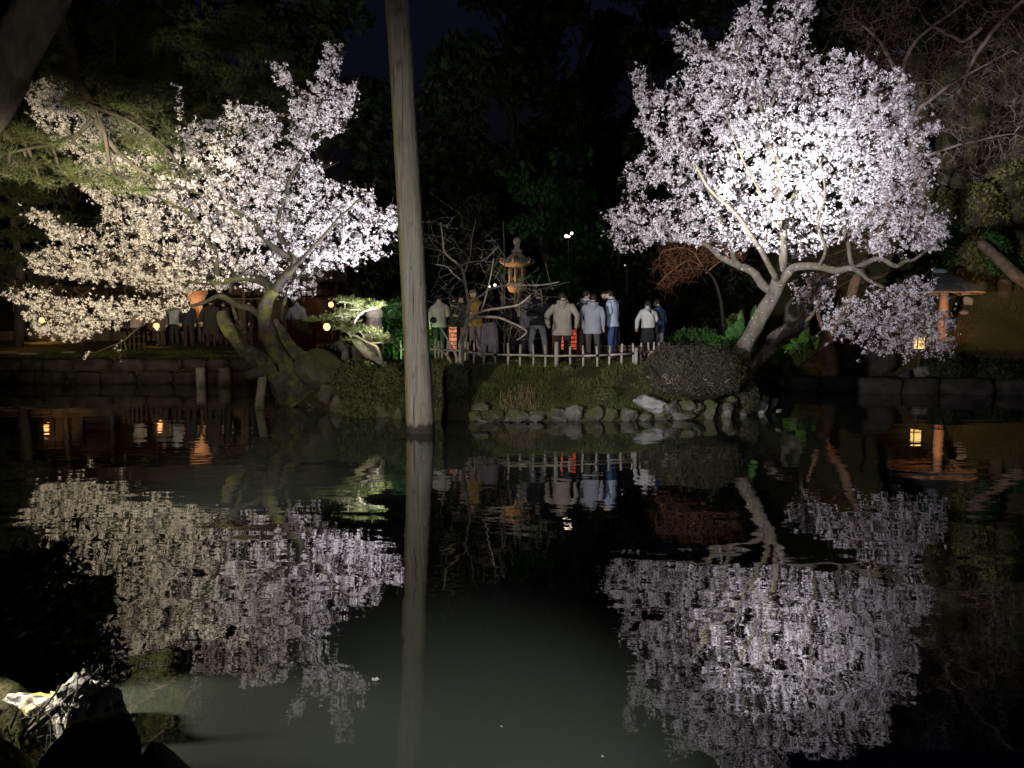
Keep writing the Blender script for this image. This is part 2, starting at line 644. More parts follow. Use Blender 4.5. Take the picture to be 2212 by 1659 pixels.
PALETWIG = mat('pale_twig', (0.36, 0.32, 0.25), (0.2, 0.17, 0.13), scale=9)
MAPLETWIG = mat('maple_twig', (0.36, 0.15, 0.085), (0.22, 0.09, 0.055), scale=8)
GREYTWIG = mat('grey_twig', (0.30, 0.24, 0.21), (0.17, 0.125, 0.105), scale=5)
PETAL = mat('petal', (0.86, 0.82, 0.83), (0.82, 0.76, 0.78), rough=0.8, scale=3, spec=0.1, trans=0.34)
PINE = mat('pine_needle', (0.050, 0.060, 0.020), (0.026, 0.034, 0.012), scale=1.2, trans=0.15, spec=0.3, rough=0.6)
PINE2 = mat('dwarf_pine_needle', (0.17, 0.19, 0.06), (0.09, 0.12, 0.035), scale=3, trans=0.25, spec=0.3, rough=0.6)
DARKLEAF = mat('evergreen_leaf', (0.030, 0.042, 0.018), (0.016, 0.024, 0.010), scale=0.8, trans=0.15, rough=0.6)
GREENLEAF = mat('fresh_leaf', (0.05, 0.13, 0.03), (0.03, 0.08, 0.02), scale=2, trans=0.25, rough=0.5)
OLIVELEAF = mat('olive_leaf', (0.10, 0.10, 0.028), (0.055, 0.06, 0.02), scale=1.2, trans=0.2, rough=0.6)
AZALEA = mat('azalea_leaf', (0.075, 0.070, 0.042), (0.036, 0.035, 0.02), scale=5, trans=0.12, rough=0.7)
AZALEA2 = mat('mossy_azalea_leaf', (0.12, 0.13, 0.05), (0.055, 0.065, 0.026), scale=4, trans=0.12, rough=0.7)
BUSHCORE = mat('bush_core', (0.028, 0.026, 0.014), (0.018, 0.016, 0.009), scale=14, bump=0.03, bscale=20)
BIGLEAF = mat('broad_leaf', (0.07, 0.20, 0.04), (0.025, 0.085, 0.015), scale=9, trans=0.3, rough=0.42, spec=0.5, bump=0.02, bscale=16, stretch=(1, 1, .4), second=(0.10, 0.15, 0.03), s2scale=6, s2lo=.52, s2hi=.62)
STONE = mat('bank_stone', (0.15, 0.14, 0.125), (0.07, 0.066, 0.058), scale=5, bump=0.012, bscale=22, second=(0.055, 0.055, 0.028), s2scale=4.2, s2lo=0.50, s2hi=0.62, topmoss=(0.075, 0.085, 0.03))
PALESTONE = mat('pale_stone', (0.30, 0.30, 0.285), (0.16, 0.16, 0.148), scale=6, bump=0.012, bscale=18, second=(0.12, 0.12, 0.07), s2scale=4, s2lo=0.58, s2hi=0.68)
MOSSSTONE = mat('mossy_stone', (0.115, 0.105, 0.08), (0.06, 0.056, 0.04), scale=4, bump=0.018, bscale=20, second=(0.062, 0.066, 0.026), s2scale=5, s2lo=0.42, s2hi=0.6, topmoss=(0.085, 0.10, 0.03))
WALLSTONE = mat('wall_stone', (0.052, 0.047, 0.038), (0.022, 0.020, 0.016), scale=3, bump=0.02, bscale=14)
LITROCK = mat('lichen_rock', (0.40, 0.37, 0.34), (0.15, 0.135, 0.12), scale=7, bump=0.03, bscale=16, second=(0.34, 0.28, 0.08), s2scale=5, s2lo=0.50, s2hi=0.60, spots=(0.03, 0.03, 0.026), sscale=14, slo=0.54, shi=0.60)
SHADESTONE = mat('shaded_dark_stone', (0.030, 0.028, 0.024), (0.016, 0.015, 0.013), scale=3, bump=0.02, bscale=14)  # stone darkened for the shaded near boulders; the shade is in the colour
LANTERNSTONE = mat('lantern_stone', (0.34, 0.29, 0.22), (0.20, 0.17, 0.13), scale=9, bump=0.015, bscale=30)
GRASS = mat('grass_blade', (0.135, 0.16, 0.045), (0.075, 0.085, 0.028), scale=1.5, trans=0.2, rough=0.7)
BAMBOO = mat('weathered_bamboo', (0.44, 0.40, 0.33), (0.27, 0.245, 0.20), scale=6, stretch=(1, 1, 0.4), rough=0.6)
ROPE = mat('black_rope', (0.02, 0.018, 0.016))
CHARWOOD = mat('dark_timber', (0.075, 0.055, 0.04), (0.04, 0.03, 0.022), scale=4, stretch=(1, 1, .2), bump=0.004, bscale=30)
DARKTIMBER = mat('aged_timber', (0.085, 0.055, 0.035), (0.05, 0.032, 0.02), scale=3, stretch=(1, 1, .15), bump=.004, bscale=30)
TIMBER = mat('cedar_timber', (0.42, 0.27, 0.16), (0.27, 0.16, 0.09), scale=3, stretch=(1, 1, .15), bump=0.004, bscale=30)
PLASTER = mat('ochre_plaster', (0.07, 0.045, 0.03), (0.04, 0.026, 0.017), scale=3)
SHINGLE = mat('bark_roof', (0.05, 0.05, 0.054), (0.026, 0.027, 0.03), scale=6, bump=0.02, bscale=24, spots=(0.07, 0.07, 0.07), sscale=5)
THATCH = mat('thatch', (0.07, 0.055, 0.042), (0.035, 0.028, 0.02), scale=7, bump=0.02, bscale=30)
METAL = mat('black_metal', (0.03, 0.03, 0.03), rough=0.45, spec=0.5)
SKIN = mat('skin', (0.52, 0.36, 0.28), (0.46, 0.31, 0.24), scale=6, rough=0.6)
HAIR = mat('black_hair', (0.012, 0.010, 0.009), (0.02, 0.017, 0.015), scale=30, stretch=(1, 1, .2), rough=0.5)
GREYHAIR = mat('grey_hair', (0.20, 0.18, 0.16), (0.12, 0.11, 0.10), scale=30, rough=0.6)
EYE = mat('dark_eye', (0.01, 0.008, 0.007), rough=0.3)
LIP = mat('lip', (0.30, 0.12, 0.10))
SHOE = mat('dark_shoe', (0.03, 0.03, 0.03), rough=0.6)


def cloth(name, c, bump=0.014):
    return mat('cloth_' + name, c, tuple(x * .70 for x in c), scale=6, rough=0.9, spec=0.15, bump=bump, bscale=9, stretch=(1, 1, .55))


def ground_mat():
    m, nt, b = new_mat('mossy_ground')
    b.inputs['Roughness'].default_value = 0.95
    b.inputs['Specular IOR Level'].default_value = 0.1
    base = mixc(nt, ramp(nt, tex(nt, 0.9, 6), 0.38, 0.62), (0.10, 0.095, 0.04), (0.066, 0.08, 0.026))
    col = mixc(nt, ramp(nt, tex(nt, 3.5, 6), 0.52, 0.68), base, (0.085, 0.060, 0.040))
    col = mixc(nt, ramp(nt, tex(nt, 26, 4), 0.3, 0.75), col, (0.04, 0.038, 0.018))
    nt.links.new(col, b.inputs['Base Color'])
    bp = N(nt, 'ShaderNodeBump')
    bp.inputs['Distance'].default_value = 0.05
    nt.links.new(tex(nt, 18, 8, rough=0.7), bp.inputs['Height'])
    nt.links.new(bp.outputs[0], b.inputs['Normal'])
    return m


def water_mat():
    m, nt, b = new_mat('pond_water')
    b.inputs['Base Color'].default_value = (0.038, 0.042, 0.035, 1)
    b.inputs['Roughness'].default_value = 0.012
    b.inputs['IOR'].default_value = 1.65
    tc = N(nt, 'ShaderNodeTexCoord')
    def wave(scale, stretch, detail):
        mp = N(nt, 'ShaderNodeMapping')
        mp.inputs['Scale'].default_value = stretch
        nt.links.new(tc.outputs['Object'], mp.inputs[0])
        t = N(nt, 'ShaderNodeTexNoise')
        t.inputs['Scale'].default_value = scale
        t.inputs['Detail'].default_value = detail
        t.inputs['Roughness'].default_value = 0.5
        nt.links.new(mp.outputs[0], t.inputs['Vector'])
        return t.outputs[0]
    # wind patches: some water lies still, some is ruffled
    patch = ramp(nt, wave(0.28, (1, 0.7, 1), 3), 0.36, 0.66)
    h1 = wave(1.6, (0.55, 1.0, 1), 2)
    h2 = wave(5.0, (0.75, 1.0, 1), 3)
    mul = N(nt, 'ShaderNodeMath', operation='MULTIPLY')
    nt.links.new(h2, mul.inputs[0]); nt.links.new(patch, mul.inputs[1])
    mul2 = N(nt, 'ShaderNodeMath', operation='MULTIPLY')
    nt.links.new(mul.outputs[0], mul2.inputs[0]); mul2.inputs[1].default_value = 0.26
    add = N(nt, 'ShaderNodeMath', operation='ADD')
    nt.links.new(h1, add.inputs[0]); nt.links.new(mul2.outputs[0], add.inputs[1])
    bp = N(nt, 'ShaderNodeBump')
    bp.inputs['Strength'].default_value = 1.0
    bp.inputs['Distance'].default_value = 0.0055
    nt.links.new(add.outputs[0], bp.inputs['Height'])
    nt.links.new(bp.outputs[0], b.inputs['Normal'])
    return m


def pole_mat(name, ca, cb):
    """weathered timber: long grain, knots, and the dark wet band it keeps near the water"""
    m, nt, b = new_mat(name)
    b.inputs['Roughness'].default_value = 0.85
    b.inputs['Specular IOR Level'].default_value = 0.15
    g = tex(nt, 24, 6, (1.6, 1.6, 0.06), rough=0.7)
    col = mixc(nt, ramp(nt, g, 0.36, 0.62), ca, cb)
    col = mixc(nt, ramp(nt, tex(nt, 2.2, 4, (1, 1, .5)), 0.56, 0.72), col, tuple(x * .6 for x in ca))
    col = mixc(nt, ramp(nt, tex(nt, 34, 3, (1.0, 1.0, .022)), 0.60, 0.66), col, (0.05, 0.045, 0.038))
    col = mixc(nt, ramp(nt, tex(nt, 5, 5, (1, 1, .35)), 0.60, 0.70), col, (0.10, 0.092, 0.075))
    tc = N(nt, 'ShaderNodeTexCoord')
    sp = N(nt, 'ShaderNodeSeparateXYZ')
    nt.links.new(tc.outputs['Object'], sp.inputs[0])
    ad = N(nt, 'ShaderNodeMath', operation='ADD')
    nt.links.new(sp.outputs[2], ad.inputs[0])
    nz = N(nt, 'ShaderNodeMath', operation='MULTIPLY')
    nt.links.new(tex(nt, 7, 3, (1, 1, .3)), nz.inputs[0]); nz.inputs[1].default_value = -0.22
    nt.links.new(nz.outputs[0], ad.inputs[1])
    wet = ramp(nt, ad.outputs[0], 0.02, 0.09)
    col = mixc(nt, wet, (0.035, 0.032, 0.025), col)
    nt.links.new(col, b.inputs['Base Color'])
    bp = N(nt, 'ShaderNodeBump')
    bp.inputs['Distance'].default_value = 0.012
    nt.links.new(g, bp.inputs['Height'])
    nt.links.new(bp.outputs[0], b.inputs['Normal'])
    return m


GROUND = ground_mat()
WATER = water_mat()
POLE_GREY = pole_mat('grey_timber', (0.235, 0.22, 0.19), (0.14, 0.13, 0.11))
POLE_WARM_MOSS = pole_mat('warm_lit_mossy_timber', (0.27, 0.235, 0.11), (0.15, 0.125, 0.065))  # left facets: moss tint plus warm side light, both put into the colour


# ------------------------------------------------------------------ setting: water and ground
POND = np.array([(-40, 13), (-12, 10.5), (-7.0, 8.6), (-5.4, 6.6), (-4.2, 5.2), (-3.2, 4.6), (-2.7, 4.15), (-2.35, 3.7), (-2.1, 3.2), (-1.6, 2.8), (-1.0, 2.55), (0, 2.4), (2.5, 2.3), (7, 2.0), (16, 3), (40, 6),
                 (40, 19.5), (24, 20.8), (16, 22.2), (12.5, 22.8), (10.4, 23.2), (9.0, 24.2), (8.0, 25.2), (7.1, 24.6), (6.5, 22.0), (6.35, 19.4), (6.25, 18.35), (5.7, 17.6), (4.85, 16.95),
                 (3.83, 16.35), (2.25, 16.15), (1.0, 16.05), (-0.45, 16.02), (-1.35, 16.25), (-2.6, 16.65), (-3.5, 17.4), (-3.98, 17.95), (-4.7, 18.6), (-5.3, 19.1), (-5.75, 19.9), (-6.2, 21.6), (-6.6, 24.0), (-7.4, 25.8), (-9.2, 26.6), (-14, 26.8), (-22, 26.4), (-40, 25.5)], float)


def sstep(x, a, b):
    t = np.clip((x - a) / (b - a), 0, 1)
    return t * t * (3 - 2 * t)


def heights(X, Y):
    X, Y = np.asarray(X, float), np.asarray(Y, float)
    sh = X.shape
    x, y = X.ravel(), Y.ravel()
    s = dist_poly(x, y, POND)
    inside = in_poly(x, y, POND)
    near = 0.12 + 0.42 * (1 - np.exp(-s / 0.6))
    pen = 0.16 + 1.05 * (1 - np.exp(-s / 1.35))
    left = 0.80 * (1 - np.exp(-s / 0.22)) + 0.11 * np.minimum(s, 5)
    rs = np.maximum(0.10 + 0.055 * (x - 10), 0.12)
    right = 0.40 * sstep(s, 0.0, 0.18) + 0.72 * sstep(s, 0.9, 2.4) + np.clip(s - 4.3, 0, 14) * rs * 1.35
    wl = 1 - sstep(x, -8.4, -6.2)
    wr = sstep(x, 6.8, 8.8)
    far = pen * (1 - wl) * (1 - wr) + left * wl + right * wr
    h = np.where(y < 12, near, far)
    h = h + np.where(y > 33, (y - 33) * 0.30, 0) * (1 - 0.35 * wl)
    h = np.minimum(h, 16)
    h = np.where(inside, -0.12 - 0.7 * (1 - np.exp(-s / 0.8)), h)
    return h.reshape(sh)


def gz(x, y):
    return float(heights(np.array([x]), np.array([y]))[0])


def on(x, d, dz=0.0):
    """standing place: photo column x, d metres ahead"""
    X = xw(x, d)
    return Vector((X, d, gz(X, d) + dz))


gx = np.concatenate([np.linspace(-120, -24, 18), np.linspace(-23, -9.4, 40), np.arange(-9.2, 14.5, 0.17), np.linspace(14.8, 26, 34), np.linspace(28, 120, 16)])
gy = np.concatenate([np.linspace(-14, 1.2, 10), np.arange(1.5, 9.2, 0.3), np.linspace(9.6, 14.8, 10), np.arange(15.0, 29, 0.17), np.linspace(29.4, 44, 26), np.linspace(46, 150, 16)])
GX, GY = np.meshgrid(gx, gy)
GZ = heights(GX, GY)
bumps = np.array([noise.noise(Vector((a * .9, b * .9, 0))) * .05 + noise.noise(Vector((a * 3.1, b * 3.1, 4))) * .022 for a, b in zip(GX.ravel(), GY.ravel())]).reshape(GX.shape)
GZ = GZ + np.where(GZ > 0.1, bumps, 0)
idx = np.arange(GX.size).reshape(GX.shape)
mb = MB()
mb.add(np.stack([GX.ravel(), GY.ravel(), GZ.ravel()], 1), np.stack([idx[:-1, :-1], idx[:-1, 1:], idx[1:, 1:], idx[1:, :-1]], -1).reshape(-1, 4))
tag(mb.build('ground', GROUND, smooth=True), kind='structure')

mb = MB()
mb.add([(-60, -6, 0), (60, -6, 0), (60, 34, 0), (-60, 34, 0)], [(0, 1, 2, 3)])
tag(mb.build('pond_water', WATER), kind='structure')

# grass on the slope of the island
n = 52000
x, y = rng.uniform(-5.6, 6.3, n), rng.uniform(16.0, 20.2, n)
h = heights(x, y)
dens = np.array([noise.noise(Vector((a * 1.4, b * 1.4, 2))) for a, b in zip(x, y)])
ok = (h > 0.2) & (dens > -0.22)
x, y, h, dens = x[ok], y[ok], h[ok], dens[ok]
n = len(x)
hh = (0.045 + 0.06 * np.clip(dens + .2, 0, 1)) * rng.uniform(.5, 1.5, n)
a = rng.uniform(0, 6.28, n)
w = 0.006
B = np.stack([x, y, h - 0.01], 1)
dx = np.stack([np.cos(a) * w, np.sin(a) * w, np.zeros(n)], 1)
tip = B + np.stack([rng.normal(size=n) * .02, rng.normal(size=n) * .02, hh + .02], 1)
mb = MB()
mb.add(np.stack([B - dx, B + dx, tip], 1).reshape(-1, 3), None, np.arange(n * 3).reshape(n, 3))
n = 15000
k = rng.integers(24, 39, n)
t_ = rng.random(n)[:, None]
E0, E1 = POND[k], POND[k + 1]
Q = E0 * (1 - t_) + E1 * t_
nx = np.stack([-(E1 - E0)[:, 1], (E1 - E0)[:, 0]], 1)
nx /= np.linalg.norm(nx, axis=1)[:, None] + 1e-9
nx = np.where(nx[:, 1:2] < 0, -nx, nx)
Q = Q + nx * rng.uniform(.18, .75, n)[:, None]
hq = heights(Q[:, 0], Q[:, 1])
dn = np.array([noise.noise(Vector((a * 1.9, b * 1.9, 9))) for a, b in Q])
ok = (hq > .1) & (dn > -.12)
Q, hq, dn = Q[ok], hq[ok], dn[ok]
n = len(Q)
B = np.stack([Q[:, 0], Q[:, 1], hq + .10], 1)
a = rng.uniform(0, 6.28, n)
dx = np.stack([np.cos(a) * .007, np.sin(a) * .007, np.zeros(n)], 1)
tip = B + np.stack([rng.normal(size=n) * .05, -np.abs(rng.normal(size=n)) * .09, rng.uniform(-.06, .09, n)], 1)
mb.add(np.stack([B - dx, B + dx, tip], 1).reshape(-1, 3), None, np.arange(n * 3).reshape(n, 3))
tag(mb.build('grass', GRASS), 'short moss green grass on the slope of the island bank', 'grass', kind='stuff')


def straw(name, label, m, n, xr, yr, hmin, tall):
    x, y = rng.uniform(*xr, n), rng.uniform(*yr, n)
    h = heights(x, y)
    dens = np.array([noise.noise(Vector((a * .8, b * .8, 6))) for a, b in zip(x, y)])
    ok = (h > hmin) & (dens > -.25)
    x, y, h, dens = x[ok], y[ok], h[ok], dens[ok]
    k = len(x)
    B = np.stack([x, y, h - .02], 1)
    a = rng.uniform(0, 6.28, k)
    dx = np.stack([np.cos(a), np.sin(a), np.zeros(k)], 1) * .009
    tip = B + np.stack([rng.normal(size=k) * .05, rng.normal(size=k) * .05 - .04, tall * (.5 + np.clip(dens + .3, 0, 1)) * rng.uniform(.5, 1.3, k)], 1)
    mb = MB()
    mb.add(np.stack([B - dx, B + dx, tip], 1).reshape(-1, 3), None, np.arange(k * 3).reshape(k, 3))
    tag(mb.build(name, m), label, 'grass', kind='stuff')


straw('slope_grass', 'brown dry grass on the slope of the right bank around the shelter', mat('dry_grass', (0.16, 0.11, 0.045), (0.08, 0.07, 0.025), scale=.8, trans=.2), 42000, (8.5, 21), (23.6, 33), .5, .13)
straw('bank_grass', 'dim grass on top of the left bank wall', GRASS, 9000, (-18, -7.5), (26.7, 29), .5, .10)


# ------------------------------------------------------------------ bank stones
edging = empty('stone_edging', at(1300, 905, 16.3), 'row of rounded stones edging the waterline of the island below the grass', 'stone edging')
# (x, y, w, h) of each stone on the photograph, material
EDGE = [(1075, 899, 43, 24, 0), (1120, 899, 46, 24, 0), (1160, 899, 36, 25, 0), (1203, 897, 40, 27, 0), (1241, 892, 42, 32, 0), (1283, 898, 46, 26, 2), (1321, 899, 36, 22, 2),
        (1357, 894, 42, 30, 0), (1393, 903, 40, 16, 0), (1428, 899, 38, 26, 2), (1473, 900, 52, 18, 0), (1407, 873, 56, 33, 1), (1450, 883, 36, 26, 0), (1487, 879, 34, 22, 2),
        (1507, 884, 30, 20, 0), (1531, 889, 30, 38, 2), (1565, 886, 38, 40, 0), (1582, 868, 26, 22, 0), (1600, 893, 26, 18, 0), (1636, 882, 32, 28, 1), (1649, 868, 30, 22, 0),
        (1669, 873, 18, 30, 0), (1660, 893, 12, 12, 1), (1682, 888, 12, 8, 1), (1024, 897, 38, 20, 2), (1042, 908, 28, 8, 0), (1040, 879, 44, 20, 0), (1545, 872, 22, 16, 2), (1340, 909, 16, 6, 1)]
for i, (px, py, w, h, k) in enumerate(EDGE):
    # find the distance at which the stone sits on the bank
    best = 16.2
    for d in np.arange(15.9, 19.0, 0.05):
        p = at(px, py, d)
        if p.z < gz(p.x, p.y) + 0.10:
            best = d; break
    p = at(px, py, best)
    s = best / F
    mb = MB()
    rock(mb, p, (w * s * random.uniform(1.15, 1.42), max(w, h) * s * 1.0, h * s * random.uniform(1.15, 1.5)), seed=i + 1.0, rough=0.40, flat=0.66, rz=random.uniform(-.5, .5), sub=4)
    mb.build('stone', [STONE, PALESTONE, MOSSSTONE][k], edging, smooth=True, origin=None)


for i in range(46):      # small chinking stones between the big ones
    k = int(rng.integers(24, 38)); t_ = rng.random()
    q = POND[k] * (1 - t_) + POND[k + 1] * t_
    w = rng.uniform(.07, .17)
    mb = MB()
    rock(mb, (q[0] + rng.uniform(-.05, .05), q[1] + rng.uniform(-.05, .22), rng.uniform(-.02, .14)), (w * rng.uniform(1, 1.7), w * 1.2, w * rng.uniform(.6, 1)), seed=200 + i, rough=.4, flat=.66, sub=2, rz=rng.uniform(0, 3))
    mb.build('stone', [STONE, MOSSSTONE, STONE][i % 3], edging, smooth=True)


def boulder(px, py, w, h, d, label, m, seed, rough=0.3, group=None, depth=None, name='boulder', tilt=0.0, sub=3, lay=False):
    p = at(px, py, d)
    s = d / F
    top, bot = p.z + h * s / 2, p.z - h * s / 2
    g_ = gz(p.x, p.y)
    if lay:
        p.z = g_ + h * s * .22; top, bot = p.z + h * s / 2, p.z - h * s / 2
    else:
        bot = min(bot, g_ - .05)      # every rock sits in the ground or the pond bed
        p.z = (top + bot) / 2
    mb = MB()
    rock(mb, (0, 0, 0), (w * s * 1.12, (depth or max(w, h) * s * .9), (top - bot) * 1.12), seed=seed, rough=rough, sub=sub)
    o = mb.build(name, m, smooth=True, origin=(0, 0, 0))
    o.location = p
    o.rotation_euler = (0, tilt, 0)
    return tag(o, label, 'rock', group)


MOSSG = 'mossy rocks along the left waterline of the island'
boulder(662, 852, 40, 36, 19.3, 'rounded mossy rock at the far left end of the island waterline', MOSSSTONE, 21, group=MOSSG)
boulder(704, 846, 36, 40, 18.4, 'upright brown rock second from the left of the island waterline', MOSSSTONE, 22, group=MOSSG)
boulder(728, 872, 34, 34, 17.9, 'mossy rock with a dark gap on its left at the waterline left of the post', MOSSSTONE, 23, group=MOSSG)
boulder(762, 884, 40, 30, 17.4, 'grassy rock midway between the leaning trunk and the tall post at the waterline', MOSSSTONE, 24, group=MOSSG)
boulder(793, 892, 22, 18, 16.9, 'smallest mossy stone of the left waterline', MOSSSTONE, 25, group=MOSSG)
boulder(823, 888, 42, 36, 16.9, 'blocky moss covered rock with a pale waterline edge just left of the tall post', MOSSSTONE, 26, group=MOSSG)
boulder(861, 894, 32, 28, 16.6, 'dark round rock partly hidden behind the left edge of the tall post', MOSSSTONE, 27, group=MOSSG)
boulder(690, 800, 110, 80, 19.1, 'large lichen covered rock carrying the roots of the left cherry tree', MOSSSTONE, 28, rough=.2)
boulder(640, 842, 80, 70, 19.5, 'dark mossy rock under the left cherry trunk beside the prop', MOSSSTONE, 29)
boulder(745, 770, 26, 30, 19.6, 'pale rounded stone in the rock pile left of the dwarf pine', STONE, 30)
boulder(720, 777, 34, 40, 20.0, 'mossy stone on the left of the rock pile behind the cherry roots', MOSSSTONE, 31)
boulder(742, 748, 46, 30, 20.2, 'flat capping stone on top of the rock pile', MOSSSTONE, 32)
boulder(768, 770, 30, 46, 20.1, 'brown stone on the right of the rock pile by the dwarf pine trunk', MOSSSTONE, 33)
boulder(1068, 776, 28, 14, 18.6, 'small flat grey stone under the bamboo fence left of its corner post', STONE, 34, lay=True)
boulder(1228, 780, 34, 14, 18.0, 'pale flat stone at the foot of the fence corner post', STONE, 35, lay=True)
boulder(1122, 768, 44, 10, 19.0, 'low stone slab on the ground behind the bamboo fence', STONE, 36, lay=True)
boulder(1165, 774, 30, 9, 18.7, 'thin flat stone left of the fence corner post', STONE, 37, lay=True)
boulder(868, 762, 14, 9, 18.3, 'little pale stone lying on the grass at the left edge of the tall post', PALESTONE, 38, lay=True)
boulder(1697, 800, 40, 50, 25.6, 'dark rounded rock in the shade right of the leaning cherry trunk', WALLSTONE, 39)
boulder(1718, 668, 52, 46, 26.5, 'pointed grey rock beside the small leaning cherry under the white limb', STONE, 40, rough=.35)

# near left corner
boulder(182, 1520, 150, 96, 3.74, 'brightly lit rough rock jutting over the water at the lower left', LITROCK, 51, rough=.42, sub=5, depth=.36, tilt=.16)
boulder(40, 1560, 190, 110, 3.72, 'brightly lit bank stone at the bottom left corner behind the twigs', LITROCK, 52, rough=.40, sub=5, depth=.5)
boulder(190, 1630, 230, 150, 3.12, 'black shaded boulder in front of the lit rock', SHADESTONE, 53, rough=.24, depth=.5)
boulder(355, 1668, 260, 130, 3.1, 'low dark boulder at the bottom edge of the picture, right of the other near rocks', SHADESTONE, 54, rough=.2, depth=.5)

# right bank kerb: one slab after another, and the bank stones above
kerb = empty('stone_kerb', (11.5, 23.2, 0), 'low stone kerb of long slabs along the right waterline under the brown bank', 'stone kerb')
kp = [(8.0, 25.0), (8.7, 24.45), (9.5, 23.85), (10.35, 23.32), (11.6, 23.0), (12.6, 22.8), (14.1, 22.55), (15.6, 22.3), (17.0, 22.05)]
for i in range(len(kp) - 1):
    (x0, y0), (x1, y1) = kp[i], kp[i + 1]
    L = math.hypot(x1 - x0, y1 - y0)
    mb = MB()
    rock(mb, ((x0 + x1) / 2, (y0 + y1) / 2 - .02, 0.17), (L * 1.06, .62, 0.60), seed=60 + i, rough=.12, flat=.88, rz=math.atan2(y1 - y0, x1 - x0), boxy=.62, sub=3)
    mb.build('slab', WALLSTONE, kerb, smooth=True)
boulder(1997, 803, 48, 34, 23.8, 'rounded purple grey rock above the right kerb', STONE, 71)
boulder(1957, 812, 30, 24, 23.7, 'brown stone left of the purple grey rock above the right kerb', WALLSTONE, 72)
boulder(1866, 778, 130, 88, 24.6, 'broad dark rock face behind the right kerb below the hanging blossom', WALLSTONE, 73, rough=.16)
boulder(1700, 786, 30, 34, 25.0, 'small round rock in the channel right of the leaning cherry', WALLSTONE, 74)
boulder(1766, 790, 60, 50, 24.4, 'ochre mossy rock at the water left of the red brown trunk', mat('ochre_moss_stone', (0.20, 0.15, 0.04), (0.09, 0.06, 0.02), scale=6, bump=.02, bscale=20), 75)
boulder(2093, 627, 26, 24, 29.0, 'round tan rock on the slope at the right tip of the shelter roof', LANTERNSTONE, 76, lay=True)
boulder(2074, 608, 26, 12, 29.6, 'flat tan rock just above the right eave of the shelter', LANTERNSTONE, 77, lay=True)
boulder(2083, 643, 24, 10, 28.6, 'low tan rock under the right eave of the shelter', LANTERNSTONE, 78, lay=True)
boulder(2109, 598, 40, 26, 30.0, 'large tan rock leaning on the slope beside the stump', LANTERNSTONE, 79, lay=True)
boulder(2027, 685, 18, 12, 26.6, 'small squared stone on the slope right of the shelter post', STONE, 80, lay=True)
boulder(2050, 706, 50, 22, 26.0, 'half buried brown rock on the slope below the shelter', WALLSTONE, 81, lay=True)
boulder(1995, 545, 34, 24, 29.5, 'pale green grey boulder among shrubs above the shelter roof', STONE, 82, lay=True)
boulder(1962, 550, 50, 34, 30.0, 'dull grey boulder left of the pale one above the shelter roof', WALLSTONE, 83, lay=True)
boulder(2120, 540, 30, 30, 29.5, 'mossy upright rock among the shrubs right of the shelter', MOSSSTONE, 84, lay=True)

# left bank wall of blocks and the two pale piers
wall = empty('retaining_wall', (-11, 26.7, 0), 'low dark retaining wall of large stone blocks along the left bank below the tea house', 'stone wall')
xx = -20.0
while xx < -7.6:
    w = random.uniform(.7, 1.3)
    for r, (z0, hh) in enumerate(((0.12, .46), (0.56, .42))):
        mb = MB()
        cyw = 26.62 if xx < -9.2 else 26.6 - (xx + 9.2) * 0.5
        rock(mb, (xx + w / 2 + r * .3, cyw + .02 + r * .05 + random.uniform(-.04, .04), z0 + .08), (w * 1.04, .6, hh * 1.10), seed=xx + r + 30, rough=.12, flat=.9, sub=3, boxy=.62)
        mb.build('block', WALLSTONE, wall, smooth=True)
    xx += w
for px, w, lab in ((434, 17, 'pale square stone pier at the waterline of the left bank, the brighter of the two'), (485, 24, 'wider dull grey stone pier at the waterline right of the bright pier')):
    mb = MB()
    d = 25.9
    p = at(px, 806, d)
    zt = at(px, 794, d).z
    box(mb, (p.x, d, (zt - .5) / 2), (w * d / F, .3, zt + .5), bev=.03)
    tag(mb.build('stone_pier', PALESTONE if px < 450 else STONE, origin=(p.x, d, 0)), lab, 'stone pier')


# ------------------------------------------------------------------ tall timber post in the water
pd = 14.42
pole = empty('timber_post', (at(909, 933, pd).x, pd, 0), 'tall rough hewn timber post standing in the pond and reaching out of the picture', 'post')
mb = MB()
KEY = [(909, 1010, 60), (909, 933, 60), (903, 800, 55), (895, 640, 53), (886, 470, 52), (878, 330, 50), (868, 150, 49), (857, 0, 48), (850, -90, 46)]
pts, rad = catmull([at(a, b, pd) for a, b, c in KEY], [c * pd / F / 2 * 1.03 for a, b, c in KEY], 8)
ang0 = [R(a) for a in (-178, -150, -127, -108, -82, -58, -38, -10, 25, 75, 130, 160)]
facet = [1.0, .95, 1.06, .97, .93, .97, 1.06, .98, 1.03, 1.0, 1.02, 1.0]
rings = []
for i, (p, r) in enumerate(zip(pts, rad)):
    rg = []
    for k, g in enumerate(ang0):
        q = facet[k] + 0.05 * noise.noise(Vector((k * 2.1, p.z * .8, 3))) + 0.012 * noise.noise(Vector((k * 5.1, p.z * 3.5, 7)))
        rg.append((p.x + math.cos(g) * r * q * 1.02, p.y + math.sin(g) * r * q, p.z))
    rings.append(np.array(rg))
loft(mb, rings)
shaft = mb.build('shaft', [POLE_GREY, POLE_WARM_MOSS], pole)
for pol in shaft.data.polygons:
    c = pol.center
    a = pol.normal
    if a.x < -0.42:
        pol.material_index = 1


# ------------------------------------------------------------------ trees
def limb_line(pts):
    """pts: (x, y, d, width_px) -> world polyline and radii"""
    P = [at(a, b, d) for a, b, d, w in pts]
    Rr = [w * d / F / 2 for a, b, d, w in pts]
    return P, Rr


